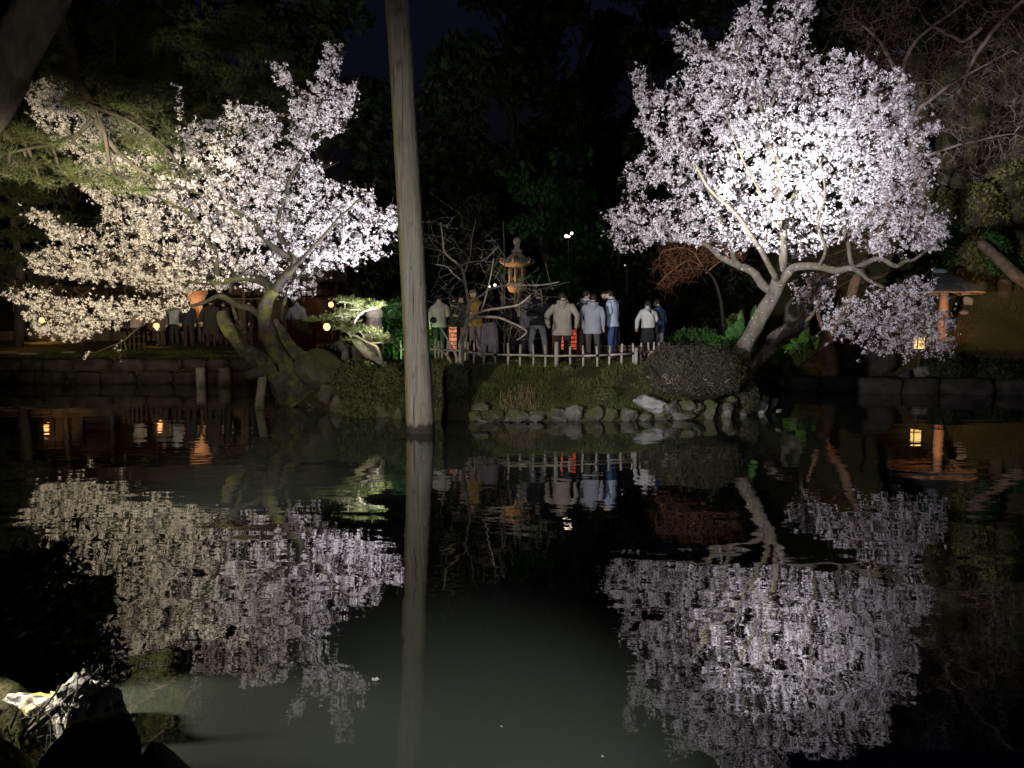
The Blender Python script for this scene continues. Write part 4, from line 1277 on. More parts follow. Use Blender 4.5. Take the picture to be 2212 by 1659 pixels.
pads_tree('pine_tree', on(468, 36), cp_trunk, cp_limbs, CPADS, 'tall layered pine behind the left cherry with flat clouds of needles', PINE, DARKBARK, n_per=420, size=.25, needles=7, width=.05, group='pines lit from below')

# small pine lower on the far left
fp_trunk = [[(40, 760, 30, 20), (45, 600, 30, 18), (30, 480, 30, 13), (35, 400, 30, 8)]]
FPADS = [(30, 410, 29.5, 60, 20), (80, 430, 29.5, 60, 18), (20, 460, 29.4, 70, 20), (100, 475, 29.4, 60, 16), (30, 510, 29.4, 70, 20), (100, 560, 29.4, 50, 20), (10, 560, 29.4, 60, 24), (40, 620, 29.4, 60, 20)]
pads_tree('pine_tree', on(40, 30), fp_trunk, [], FPADS, 'dim small pine at the far left edge behind the cherry', PINE, DARKBARK, n_per=260, size=.22, group='pines lit from below')

# dwarf pine left of the post
dp_trunk = [[(828, 795, 18.6, 30), (812, 782, 18.6, 26), (797, 766, 18.7, 22), (782, 750, 18.8, 20), (768, 735, 18.8, 17), (760, 722, 18.9, 13), (752, 700, 18.9, 9), (745, 676, 19, 6)]]
dp_limbs = [[(826, 785, 18.5, 9), (822, 770, 18.4, 7), (812, 748, 18.3, 6), (800, 740, 18.2, 5), (786, 732, 18.2, 5), (784, 722, 18.2, 4), (775, 712, 18.2, 3)],
            [(786, 734, 18.2, 4), (772, 725, 18.2, 5), (756, 722, 18.3, 4), (738, 712, 18.4, 3)], [(800, 740, 18.2, 4), (830, 738, 18.3, 4), (850, 740, 18.4, 3)], [(764, 728, 18.8, 8), (772, 690, 18.8, 5), (790, 672, 18.7, 4), (815, 666, 18.6, 3)],
            [(752, 700, 18.9, 6), (735, 685, 18.9, 5), (690, 690, 18.9, 4), (660, 690, 18.9, 3)], [(786, 722, 18.2, 3), (800, 722, 18.2, 3), (818, 718, 18.2, 2)]]
DPADS = [(745, 650, 18.9, 22, 9), (772, 655, 18.8, 24, 9), (800, 655, 18.7, 22, 9), (812, 661, 18.6, 16, 7), (735, 674, 18.9, 24, 8), (762, 680, 18.8, 22, 8), (745, 696, 18.8, 28, 8), (772, 712, 18.3, 24, 8), (798, 713, 18.2, 22, 8), (740, 708, 18.4, 22, 8), (815, 727, 18.2, 20, 8), (835, 736, 18.3, 18, 7),
         (715, 686, 18.9, 24, 8), (690, 690, 18.9, 22, 6), (665, 691, 18.9, 20, 5), (760, 733, 18.4, 20, 5), (780, 668, 18.8, 24, 8), (755, 715, 18.3, 22, 7)]
pads_tree('dwarf_pine', at(826, 795, 18.6), dp_trunk, dp_limbs, DPADS, 'small trained pine with bright green flat pads just left of the tall post', PINE2, PALETWIG, n_per=420, size=.075, cat='dwarf pine', needles=6, width=.07)


def evergreen(px, d, hpx, wid, label, seed, m=DARKLEAF, nleaf=6200, size=.32, group='dark evergreen trees on the hill behind the garden'):
    """a dark round headed tree: trunk, limbs and clumps of leaves"""
    base = on(px, d)
    top = at(px, hpx, d).z
    H = top - base.z
    root = empty('evergreen_tree', base, label, 'tree', group)
    r_ = random.Random(seed)
    mbt = MB()
    P, Rr = catmull([base + Vector((0, 0, -1.2)), base + Vector((r_.uniform(-.3, .3), 0, H * .3)), base + Vector((r_.uniform(-.5, .5), 0, H * .6)), base + Vector((r_.uniform(-.6, .6), 0, H * .93))], [.34, .27, .18, .05], 5)
    tube(mbt, P, Rr, 9, wob=.12)
    mbl, mbb = MB(), MB()
    nc = 26
    for k in range(nc):
        z = r_.uniform(.10, .97)
        ww = wid * (0.35 + .65 * math.sin(math.pi * min(1, (1.02 - z) * 1.05 + .12)))
        a = r_.uniform(0, 6.28)
        rr = ww * r_.uniform(.25, .95)
        c = np.array(base) + np.array([math.cos(a) * rr, math.sin(a) * rr * .8, H * z])
        s = r_.uniform(.7, 1.25) * wid * .34
        q = rng.normal(size=(nleaf // nc, 3))
        q = q / np.linalg.norm(q, axis=1)[:, None] * (rng.random((len(q), 1)) ** .45) * np.array([s, s, s * .62])
        leaves(mbl, c + q, size, aspect=.5)
        st = np.array(base) + np.array([0, 0, H * max(.05, z - .18)])
        prisms(mbb, [st], [c], [.07], [.02], 5)
    mbt.build('trunk', DARKBARK, root, smooth=True)
    tag(mbb.build('limbs', DARKBARK, root), kind='stuff')
    tag(mbl.build('crown', m, root), kind='stuff')
    return root


EV = [(-60, 38, -60, 4.6, 'dark evergreen filling the far left behind the small dim pine'), (170, 42, -80, 4.6, 'tall black evergreen behind the upper left pine needles'), (340, 40, -50, 4.4, 'black evergreen between the two lit pines at upper left'),
      (560, 44, -40, 4.6, 'broad black evergreen rising behind the layered pine'), (700, 47, -30, 4.6, 'rounded black evergreen left of the tall post against the navy sky'), (850, 46, 165, 3.4, 'lowest dark treetop behind the tall post under the navy sky'),
      (985, 49, 150, 3.6, 'dark treetop right of the tall post under the patch of navy sky'), (1110, 44, -80, 4.6, 'tall black evergreen right of the navy sky patch'), (1260, 40, -60, 4.4, 'black evergreen behind the crowd in the middle of the dark wood'),
      (1400, 44, -80, 4.6, 'tall black evergreen left of the right cherry'), (1600, 42, -80, 4.8, 'black evergreen directly behind the right cherry crown'), (1800, 45, -80, 4.8, 'black evergreen behind the right half of the right cherry'),
      (2010, 46, -80, 4.8, 'black evergreen behind the tall bare tree'), (2230, 44, -60, 4.8, 'black evergreen at the far right edge behind the bare tree')]
for i, (px, d, hp, wd, lab) in enumerate(EV):
    evergreen(px, d, hp, wd, lab, 40 + i)
for i, (px, d, hp, wd, lab, mm) in enumerate([
        (1180, 31, 330, 2.6, 'dim green broad tree behind the stone lantern', GREENLEAF), (1330, 34, 390, 2.4, 'faint low evergreen behind the middle of the crowd', DARKLEAF),
        (1000, 33, 420, 2.2, 'faint low evergreen behind the bare shrub', DARKLEAF), (760, 36, 430, 2.6, 'faint low evergreen left of the tall post', DARKLEAF), (1520, 33, 430, 2.4, 'low evergreen in the dark behind the red maple', DARKLEAF),
        (2195, 33, 395, 1.7, 'olive tree with brown leaves at the right edge above the stump', OLIVELEAF)]):
    evergreen(px, d, hp, wd, lab, 70 + i, mm, nleaf=2600, size=.17, group='lower dark trees between the wood and the crowd')


# ---- shrubs
def clipped_bush(px, pbase, wpx, hpx, d, label, m=AZALEA, depth=None, n=3800, size=.035, cat='clipped bush', name='clipped_bush', group=None, top_pow=2.4, holes=0.0):
    c = at(px, pbase, d)
    s = d / F
    hw, hh = wpx * s / 2, hpx * s
    g_ = max(gz(c.x, c.y), -.1)
    if c.z > g_:
        hh += c.z - g_; c.z = g_
    hd = (depth or hw * 1.5) / 2
    root = empty(name, c, label, cat, group)
    v, f = ico(4)
    def shape(p, k=1.0):
        q = np.sign(p) * np.abs(p) ** (2 / top_pow) if top_pow != 2 else p
        q = q / np.maximum((np.abs(q) ** top_pow).sum(1) ** (1 / top_pow), 1e-6)[:, None]
        w = np.array([1 + .09 * noise.noise(Vector(a) * 2.2 + Vector((px, 0, 0))) + .04 * noise.noise(Vector(a) * 6 + Vector((px, 3, 0))) for a in q])
        return q * w[:, None] * k * np.array([hw, hd, hh * .62]) + np.array(c) + np.array([0, 0, hh * .38])
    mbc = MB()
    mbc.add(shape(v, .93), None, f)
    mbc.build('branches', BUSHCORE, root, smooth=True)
    p = rand_dirs(int(n * 1.25))
    p = p[p[:, 2] > -.55]
    if holes:
        h = np.array([noise.noise(Vector(a) * 3 + Vector((0, px, 1))) for a in p])
        p = p[(h < holes) | (p[:, 2] > .35)]
    pos = shape(p) + rng.normal(size=p.shape) * size * .6
    st_ = (rng.random(len(p)) < .06) & (p[:, 2] > -.1)
    pos[st_] += (p[st_] * np.array([1, 1, .7]) + np.array([0, 0, .25])) * rng.uniform(.2, 1.0, (int(st_.sum()), 1)) * min(.11, hw * .12)
    ml = MB()
    leaves(ml, pos, size, nrm=(p * .4 + rand_dirs(len(p)) * .8) / 1.0, aspect=.55)
    tag(ml.build('foliage', m, root), kind='stuff')
    return root


big_bush = clipped_bush(1500, 842, 206, 96, 17.2, 'big dome shaped clipped bush at the foot of the right cherry trunk', n=26000, depth=2.0, size=.021, holes=.28)
mb = MB()
A_, B_ = [], []
for k in range(34):
    px, py = random.gauss(1487, 40), random.gauss(826, 7)
    p = np.array(at(px, py, 16.28 + random.uniform(0, .12)))
    for j in range(3):
        q = p + np.array([random.gauss(0, .07), random.gauss(0, .03), random.gauss(.01, .035)])
        A_.append(p); B_.append(q); p = q
prisms(mb, A_, B_, np.full(len(A_), .006), np.full(len(A_), .004), 4)
tag(mb.build('bare_stems', PALETWIG, big_bush), kind='stuff')
clipped_bush(1305, 886, 56, 46, 16.55, 'small smooth dome bush on the grass near the middle of the island edge', m=AZALEA2, n=3200, size=.022, depth=.5)
clipped_bush(1613, 886, 44, 64, 17.3, 'small ragged bush between the big dome bush and the edge stones on the right', n=2600, size=.026, depth=.5, holes=.2)
clipped_bush(772, 842, 108, 62, 18.0, 'low mossy bush left of the tall post at the foot of the dwarf pine', m=AZALEA2, n=6500, size=.030, depth=1.2, top_pow=2.0)
clipped_bush(846, 862, 76, 72, 17.5, 'low mossy bush touching the left side of the tall post', m=AZALEA2, n=5200, size=.030, depth=1.0, top_pow=2.0)
clipped_bush(800, 884, 120, 42, 17.1, 'shaggy ground hugging bush along the waterline stones left of the tall post', m=AZALEA2, n=6000, size=.034, depth=.7, top_pow=2.0)
clipped_bush(972, 894, 84, 104, 16.9, 'square dark clipped bush right of the tall post, in its shadow', m=AZALEA2, n=7200, size=.028, depth=1.0, top_pow=3.4)
clipped_bush(716, 806, 60, 58, 20.2, 'dark shrub behind the rock pile under the lit lamp', m=DARKLEAF, n=2600, size=.045, depth=.8)
clipped_bush(866, 742, 90, 92, 21.8, 'bright green shrub between the dwarf pine and the tall post', m=GREENLEAF, n=4200, size=.07, depth=1.2, cat='shrub', name='green_shrub')
clipped_bush(925, 742, 50, 70, 22.2, 'green shrub half hidden behind the tall post', m=GREENLEAF, n=2200, size=.07, depth=1.0, cat='shrub', name='green_shrub')
clipped_bush(1500, 768, 110, 56, 22.5, 'low green ground shrub left of the broad leaved plants', m=GREENLEAF, n=3600, size=.06, depth=1.0, cat='shrub', name='green_shrub')
clipped_bush(1585, 746, 50, 62, 23.6, 'mossy hummock behind the broad leaved plants', m=mat('moss_leaf', (0.10, 0.13, 0.02), (0.06, 0.08, 0.015), scale=3), n=1600, size=.05, depth=.8, cat='shrub', name='green_shrub')
for i, (px, pb, w, h, d, lab, mm) in enumerate([
        (2110, 500, 120, 100, 31, 'olive shrub on the slope left of the slanting log', OLIVELEAF), (2195, 470, 110, 120, 31.5, 'olive shrub at the right edge above the slanting log', OLIVELEAF),
        (2125, 590, 90, 90, 30, 'green shrub on the slope above the stump', GREENLEAF), (2060, 575, 90, 80, 30.5, 'green shrub above the right half of the shelter roof', GREENLEAF), (1960, 600, 90, 70, 29.5, 'dark green shrub behind the left of the shelter roof', DARKLEAF),
        (2190, 620, 80, 60, 30, 'green fern clump at the right edge beside the stump', GREENLEAF), (2020, 480, 90, 70, 33, 'dim olive shrub above the shelter near the blossom', OLIVELEAF),
        (2040, 826, 110, 60, 23.9, 'low dark green shrub above the right kerb', DARKLEAF), (2150, 835, 120, 56, 23.6, 'low dark green shrub above the kerb at the right edge', DARKLEAF), (2090, 560, 70, 60, 30, 'moss covered hump between the boulders above the shelter', OLIVELEAF)]):
    clipped_bush(px, pb, w, h, d, lab, m=mm, n=2400, size=.085 if d > 26 else .05, depth=1.6, cat='shrub', name='slope_shrub', top_pow=2.0, group='shrubs on the right slope', holes=.3)

# slanting log and stump on the right slope
mb = MB()
P, Rr = catmull([at(2117, 523, 29.2), at(2136, 540, 29), at(2160, 562, 28.8), at(2190, 590, 28.6), at(2230, 620, 28.4)], [.16, .2, .2, .22, .22], 5)
tube(mb, P, Rr, 10, wob=.15)
tag(mb.build('slanting_log', mat('log_bark', (0.13, 0.10, 0.075), (0.06, 0.045, 0.035), scale=6, bump=.02, bscale=20), smooth=True), 'pale log slanting down among shrubs at the right edge', 'log')
mb = MB()
lathe(mb, at(2168, 652, 29), [(.34, 0), (.27, .15), (.25, .75), (.23, .82)], 12, lobes=5, lob=.06)
tag(mb.build('tree_stump', CHARWOOD, smooth=True), 'brown upright tree stump at the right edge above the grassy slope', 'stump')


# broad leaved plants lit green
def broad_leaf_plant(px, py, d, label, leaves_):
    base = on(px, d)
    root = empty('broad_leaf_plant', base, label, 'plant', 'broad leaved plants under the right cherry')
    for (lx, ly, w, h, tilt) in leaves_:
        c = at(lx, ly, d + random.uniform(-.25, .25))
        s = d / F
        W, Hh = w * s, h * s
        mbl = MB()
        us = np.linspace(-1, 1, 7)
        vs = np.linspace(0, 1, 8)
        pts = []
        roll = random.uniform(-.9, .9)
        cr, sr = math.cos(roll), math.sin(roll)
        for v_ in vs:
            half = (math.sin(math.pi * min(1, v_ ** .62 * .97 + .02)) ** .8) * .5 * (1 + .10 * math.sin(v_ * 23 + lx))
            for u_ in us:
                fx_, fy_ = u_ * half * W, -.22 * W * half * 2 * abs(u_) + .30 * Hh * (v_ - .35) ** 2 + .035 * W * math.sin(v_ * 19 + u_ * 5 + lx)
                pts.append((fx_ * cr - fy_ * sr, fx_ * sr + fy_ * cr, (v_ - .5) * Hh + .05 * W * math.sin(u_ * 3 + v_ * 7)))
        pts = np.array(pts)
        c_, s_ = math.cos(tilt), math.sin(tilt)
        pts = np.stack([pts[:, 0] * c_ - pts[:, 2] * s_, pts[:, 1], pts[:, 0] * s_ + pts[:, 2] * c_], 1)
        ii = np.arange(56).reshape(8, 7)
        q = np.stack([ii[:-1, :-1], ii[:-1, 1:], ii[1:, 1:], ii[1:, :-1]], -1).reshape(-1, 4)
        mbl.add(pts + np.array(c), q)
        mbs = MB()
        foot = np.array([c.x - math.sin(-tilt) * -Hh * .5, c.y, c.z - Hh * .5 * math.cos(tilt)])
        tube(mbs, [np.array(base) + np.array([0, 0, -.02]), (np.array(base) + foot) / 2 + np.array([0, .05, 0]), foot], [.018, .016, .012], 5)
        lf_ = mbl.build('leaf', BIGLEAF, root, smooth=True)
        mbs.build('stem', DARKLEAF, lf_, smooth=True)
    return root


broad_leaf_plant(1568, 735, 22.6, 'broad leaved green plant with tall upright leaves left of the leaning cherry trunk', [(1602, 686, 18, 36, .15), (1630, 676, 18, 34, -.1), (1637, 692, 16, 24, .1), (1570, 703, 20, 40, .1), (1595, 708, 30, 40, -.2), (1578, 716, 26, 24, .5)])
broad_leaf_plant(1600, 762, 21.3, 'broad leaved green plant with drooping leaves low beside the leaning cherry trunk', [(1583, 734, 52, 28, 1.4), (1620, 742, 40, 30, -1.2), (1608, 756, 44, 22, 1.3), (1562, 738, 22, 30, .3)])
broad_leaf_plant(1680, 768, 25.5, 'broad leaved plant with crinkled leaves right of the leaning cherry trunk', [(1675, 762, 46, 28, 1.2), (1690, 752, 30, 22, .9), (1660, 770, 30, 20, 1.3)])
broad_leaf_plant(1735, 742, 25.8, 'brightest lit broad leaved plant behind the small leaning cherry', [(1735, 740, 58, 24, 1.45), (1770, 738, 34, 26, .9), (1717, 736, 26, 20, 1.2), (1752, 732, 24, 24, .3), (1702, 752, 24, 18, 1.0)])
broad_leaf_plant(1692, 785, 25.35, 'single low bright leaf plant by the dark rock at the channel', [(1692, 772, 22, 24, .4), (1687, 785, 14, 16, .9)])

# dead reed stubs
mb = MB()
n = 240
px = rng.uniform(1078, 1170, n); py = rng.uniform(838, 888, n)
A_, B_ = [], []
for a, b in zip(px, py):
    if ((a - 1125) / 48) ** 2 + ((b - 866) / 28) ** 2 > 1: continue
    for d in np.arange(16.1, 19, .06):
        p = at(a, b, d)
        if p.z < gz(p.x, p.y) + .02: break
    A_.append((p.x, p.y, p.z - .03)); B_.append((p.x + random.gauss(0, .025), p.y, p.z + random.uniform(.04, .13)))
prisms(mb, A_, B_, np.full(len(A_), .009), np.full(len(A_), .007), 5)
tag(mb.build('reed_stubble', mat('dead_reed', (0.22, 0.16, 0.10), (0.13, 0.09, 0.06), scale=6)), 'patch of cut brown reed stubs on the island grass above the edge stones', 'reeds', kind='stuff')


# near shrub, black against the reflection, at the left
def twiggy_shrub(name, base, poly, d0, thick, n, label, leafm, size, branches, per=4):
    root, info = build_tree(name, base, branches[:1], branches[1:], crown_points(poly, n, d0, thick, (0, 0), 60), label, 'shrub', DARKBARK, DARKBARK, r0=.0022, rpow=.36, step=.14, shoots=.3)
    P, e = info['P'], info['e']
    C = np.concatenate([P[e], info['ends'], (P[e] + P[info['PA'][e]]) / 2])
    C = np.repeat(C, per, 0)
    C = C + rng.normal(size=C.shape) * .03
    ml = MB()
    leaves(ml, C, size, aspect=.36)
    tag(ml.build('foliage', leafm, root), kind='stuff')
    return root


NS_POLY = [(-60, 1190), (10, 1180), (60, 1190), (130, 1170), (170, 1210), (190, 1260), (240, 1290), (235, 1340), (265, 1400), (258, 1410), (215, 1430), (120, 1420), (20, 1430), (-80, 1430)]
twiggy_shrub('dark_shrub', (xw(-60, 4.2), 4.2, .2), NS_POLY, 4.5, .25, 520, 'black leafy shrub in front of the reflection at the left edge', DARKLEAF, .032,
             [[(-70, 1500, 4.55, 24), (-20, 1440, 4.55, 18), (40, 1380, 4.5, 12), (90, 1310, 4.5, 8), (130, 1230, 4.5, 4)], [(-20, 1440, 4.55, 10), (60, 1400, 4.55, 7), (130, 1360, 4.55, 5), (200, 1320, 4.5, 3)], [(-30, 1460, 4.3, 11), (0, 1350, 4.35, 8), (20, 1220, 4.35, 4)]])
TW_POLY = [(-20, 1640), (-20, 1520), (60, 1530), (130, 1480), (180, 1430), (250, 1440), (200, 1490), (150, 1550), (100, 1620), (40, 1660)]
twiggy_shrub('leaning_bush', (xw(-60, 3.3), 3.3, .4), TW_POLY, 3.5, .10, 60, 'slanting twigs with narrow leaves crossing the lit rock at the lower left', DARKLEAF, .019,
             [[(-90, 1690, 3.45, 22), (0, 1630, 3.5, 18), (70, 1575, 3.55, 15), (140, 1515, 3.6, 12), (190, 1470, 3.65, 8), (225, 1435, 3.7, 4)], [(20, 1615, 3.5, 9), (60, 1570, 3.55, 8), (110, 1510, 3.6, 5), (130, 1480, 3.6, 3)], [(0, 1630, 3.5, 8), (20, 1580, 3.5, 6), (40, 1530, 3.5, 4)]], per=1)


# ------------------------------------------------------------------ bamboo fence
def local(mb, name, m, parent, smooth=False):
    o = mb.build(name, m, smooth=smooth, origin=(0, 0, 0))
    o.parent = parent
    return o


fence = empty('bamboo_fence', on(1202, 18.35), 'low bamboo fence of posts and one rail tied with rope before the crowd', 'fence')
FPTS = [(820, 21.6), (848, 21.3), (934, 20.4), (1002, 19.4), (1041, 18.7), (1075, 18.45), (1202, 18.3), (1290, 18.4), (1377, 18.9), (1425, 19.8), (1447, 20.8)]
fx = np.array([p[0] for p in FPTS]); fd = np.array([p[1] for p in FPTS])
posts = [830, 852, 866, 940, 948, 955, 967, 1005, 1012, 1023, 1045, 1070, 1097, 1124, 1152, 1178, 1232, 1260, 1290, 1316, 1343, 1368, 1385, 1401, 1412, 1423, 1433, 1440, 1445]
ropes = MB()


def rail_z(x):
    d = float(np.interp(x, fx, fd))
    return gz(xw(x, d), d) + .27


for px in posts:
    d = float(np.interp(px, fx, fd))
    g = on(px, d)
    mb = MB()
    r = .027 * random.uniform(.85, 1.15)
    hh = .52 + random.uniform(-.03, .03)
    tube(mb, [g + Vector((0, 0, -.15)), g + Vector((random.uniform(-.012, .012), 0, hh * .5)), g + Vector((random.uniform(-.02, .02), 0, hh))], [r, r, r * .97], 8)
    mb.build('post', BAMBOO, fence, smooth=False)
    z = rail_z(px)
    tube(ropes, [Vector((g.x, g.y, z - .035)), Vector((g.x, g.y, z + .035))], [.043, .043], 8)
for px, d, rr, hh in ((1202, 18.28, .052, .60), (1374, 18.7, .045, .42)):
    g = on(px, d)
    mb = MB()
    tube(mb, [g + Vector((0, 0, -.15)), g + Vector((0, 0, hh))], [rr, rr], 10)
    lathe(mb, (g.x, g.y, g.z + hh - .01), [(rr * .6, 0), (rr * .5, .02), (0.001, .021)], 8)
    mb.build('corner_post', mat('grey_post', (0.36, 0.35, 0.31), (0.23, 0.22, 0.19), scale=6, stretch=(1, 1, .3)), fence)
edges_ = [820, 852, 905, 948, 1003, 1045, 1097, 1152, 1202, 1260, 1316, 1368, 1401, 1430, 1447]
for a, b in zip(edges_[:-1], edges_[1:]):
    pa, pb = [Vector((xw(q, float(np.interp(q, fx, fd))), float(np.interp(q, fx, fd)) - .045, rail_z(q))) for q in (a, b)]
    mb = MB()
    tube(mb, [pa, (pa + pb) / 2 + Vector((0, 0, random.uniform(-.01, .01))), pb], [.026, .024, .025], 8)
    mb.build('rail', BAMBOO, fence)
tag(ropes.build('rope_ties', ROPE, fence), kind='stuff')

mb = MB()
g = on(1088, 20.2)
tube(mb, [g + Vector((.02, 0, 0)), Vector((xw(1090, 20.2), 20.2, at(0, 560, 20.2).z)), Vector((xw(1087, 20.2), 20.2, at(0, 478, 20.2).z))], [.022, .02, .016], 6)
tag(mb.build('slender_pole', PALETWIG, origin=tuple(g)), 'thin grey pole standing upright among the crowd left of the stone lantern', 'pole')

# low bench behind the fence
bench = empty('low_bench', on(1375, 19.9), 'low wooden bench behind the right part of the bamboo fence', 'bench', rz=-.12)
mb = MB(); box(mb, (0, 0, .36), (1.9, .42, .05), bev=.008); local(mb, 'seat', CHARWOOD, bench)
for sx in (-.8, .8):
    for sy in (-.15, .15):
        mb = MB(); box(mb, (sx, sy, .165), (.07, .07, .34), bev=.006); local(mb, 'leg', CHARWOOD, bench)
mb = MB(); box(mb, (0, -.17, .26), (1.5, .03, .12)); local(mb, 'apron', CHARWOOD, bench)


# ------------------------------------------------------------------ people
def skin_graph(name, verts, edges, radii, m, parent, root_i=0, lev=1, extra=None):
    me = bpy.data.meshes.new(name)
    me.from_pydata([tuple(v) for v in verts], edges, [])
    ob = bpy.data.objects.new(name, me)
    COL.objects.link(ob)
    md = ob.modifiers.new('s', 'SKIN')
    md.use_smooth_shade = True
    for i, r in enumerate(radii):
        sv = me.skin_vertices[0].data[i]
        sv.radius = (r, r) if not isinstance(r, tuple) else r
        sv.use_root = (i == root_i)
    sub = ob.modifiers.new('u', 'SUBSURF')
    sub.levels = lev; sub.render_levels = lev
    dg = bpy.context.evaluated_depsgraph_get()
    dg.update()
    me2 = bpy.data.meshes.new_from_object(ob.evaluated_get(dg))
    bpy.data.objects.remove(ob)
    bpy.data.meshes.remove(me)
    me2.name = name
    me2.materials.clear()
    me2.materials.append(m)
    for p in me2.polygons: p.use_smooth = True
    o = bpy.data.objects.new(name, me2)
    o.parent = parent
    COL.objects.link(o)
    return o


def person(px, d, H, face, label, top, top_m, bottom='trousers', bottom_m=None, hair='short', hair_m=None, arms=('down', 'down'), lean=.03, bow=.25, coat_len=.80,
           hood=False, group='visitors standing behind the bamboo fence', width=1.0, bag=None, dz=0.0, stance=.10, scarf=None, loc=None, collar=None, turn=0.0):
    """local frame: feet at 0, looking along +Y before the turn by face (degrees, positive = to the left)"""
    base = loc if loc is not None else on(px, d, dz)
    p = empty('person', base, label, 'person', group, R(face))
    k = H / 1.70
    hair_m = hair_m or HAIR
    pr = random.Random(int(px * 7 + d * 3))
    sway = pr.uniform(-.045, .045)
    tilt_ = pr.uniform(-.03, .03)
    if turn == 0: turn = pr.uniform(-.55, .55)
    bow = bow * pr.uniform(.7, 1.5)
    def S(x, y, z):
        yy = y + lean * max(0, z - .9) * 1.6
        zz = z + (tilt_ * x / .17 if z > 1.2 else 0) - (tilt_ * .6 * x / .17 if .8 < z < 1.0 else 0)
        return Vector(((x * (width if abs(x) > .05 and z < 1.5 and z > .3 else 1) + sway * math.sin(math.pi * min(z, 1.7) / 1.9)) * k, yy * k, zz * k))
    # ---- body: one continuous figure
    V, E, Rd = [], [], []
    def addv(v, r, prev=None):
        V.append(v); Rd.append(r * k)
        if prev is not None: E.append((prev, len(V) - 1))
        return len(V) - 1
    pel = addv(S(0, 0, .95), .12)
    sp = addv(S(0, .0, 1.14), .105, pel)
    ch = addv(S(0, -.01, 1.33), .125, sp)
    nk = addv(S(0, .0, 1.46), .055, ch)
    hb = bow
    hc = S(0, .0, 1.50)
    def Hd(x, y, z):     # head coordinates around the top of the neck, nodding by bow, turned by turn
        ct, st = math.cos(turn), math.sin(turn)
        x, y = x * ct - y * st, x * st + y * ct
        cb, sb = math.cos(-hb), math.sin(-hb)
        return hc + Vector((x, y * cb - z * sb, y * sb + z * cb)) * k
    n2 = addv(Hd(0, .0, .01), .052, nk)
    jw = addv(Hd(0, .025, .055), .066, n2)
    sk = addv(Hd(0, .012, .115), .082, jw)
    tp = addv(Hd(0, .0, .165), .066, sk)
    ns = addv(Hd(0, .108, .090), .012, sk)
    for sx in (-1, 1):
        addv(Hd(sx * .088, .0, .095), .014, sk)
    hands = []
    for si, sx in enumerate((-1, 1)):
        pose = arms[si]
        sh = addv(S(sx * .165, -.01, 1.385), .058, ch)
        if pose == 'down':
            el, wr, hd = S(sx * .235, -.03, 1.12), S(sx * .25, .03, .88), S(sx * .25, .055, .80)
        elif pose == 'front':
            el, wr, hd = S(sx * .23, -.02, 1.13), S(sx * .10, .22, 1.12), S(sx * .05, .29, 1.15)
        elif pose == 'phone':
            el, wr, hd = S(sx * .22, .06, 1.14), S(sx * .10, .25, 1.30), S(sx * .07, .30, 1.37)
        elif pose == 'pocket':
            el, wr, hd = S(sx * .28, -.07, 1.13), S(sx * .21, .06, .93), S(sx * .20, .09, .87)
        else:   # 'wide'
            el, wr, hd = S(sx * .31, .0, 1.14), S(sx * .31, .12, .93), S(sx * .29, .17, .87)
        e = addv(el, .042, sh); w = addv(wr, .027, e); h = addv(wr + (hd - wr) * .7, .032, w)
        ax = (hd - wr).normalized()
        side = ax.cross(Vector((0, 1, 0) if abs(ax.y) < .8 else (0, 0, 1))).normalized()
        for fi, (off, ln) in enumerate(((-.03, .062), (-.011, .075), (.009, .070), (.028, .055))):
            f1 = addv(wr + (hd - wr) * .95 + side * off * k + ax * .012 * k, .0095, h)
            addv(V[f1] + (ax * .8 + Vector((0, .25, -.1))) * ln * k, .0075, f1)
        t1 = addv(wr + (hd - wr) * .55 + side * (-.042 * k), .011, h)
        addv(V[t1] + (ax * .8 + Vector((0, .3, 0))) * .045 * k, .008, t1)
        hands.append((sh, el, wr))
    for sx in (-1, 1):
        hp = addv(S(sx * .085, 0, .87), .085, pel)
        kn = addv(S(sx * stance, .015, .49), .056, hp)
        an = addv(S(sx * stance * 1.1, -.015, .10), .038, kn)
        he = addv(S(sx * stance * 1.1, .0, .045), .036, an)
        addv(S(sx * (stance * 1.1 + .015), .13, .03), .028, he)
    body = skin_graph('body', V, E, Rd, SKIN, p)
    # ---- eyes and mouth
    mb = MB(); v, f = ico(1)
    for sx in (-1, 1):
        mb.add(v * .0105 * k + np.array(Hd(sx * .032, .088, .115)), None, f)
    local(mb, 'eyes', EYE, p, True)
    mb = MB(); mb.add(v * np.array([.022, .008, .007]) * k + np.array(Hd(0, .085, .048)), None, f); local(mb, 'mouth', LIP, p, True)
    # ---- hair: cap round the skull, open at the face
    v, f = ico(3)
    hv = v * np.array([.097, .108, .100])
    nz = np.array([1 + .05 * noise.noise(Vector(a) * 4 + Vector((px, 0, 0))) for a in v])
    hv = hv * nz[:, None] + np.array([0, -.010, .122])
    keepv = ~((v[:, 1] > .28) & (v[:, 2] < .38)) & (v[:, 2] > -.86)
    kf = f[keepv[f].all(1)]
    if hair in ('long', 'pony', 'bob'):
        keepv = ~((v[:, 1] > .22) & (v[:, 2] < .42)) & (v[:, 2] > -.95)
        kf = f[keepv[f].all(1)]
    mb = MB()
    mb.add(np.array([tuple(Hd(*a)) for a in hv]), None, kf)
    if hair == 'pony':
        P, Rr = catmull([Hd(0, -.10, .13), Hd(0, -.135, .08), Hd(.01, -.125, -.06), Hd(.015, -.12, -.22)], [.03 * k, .036 * k, .03 * k, .008 * k], 4)
        tube(mb, P, Rr, 8, wob=.15)
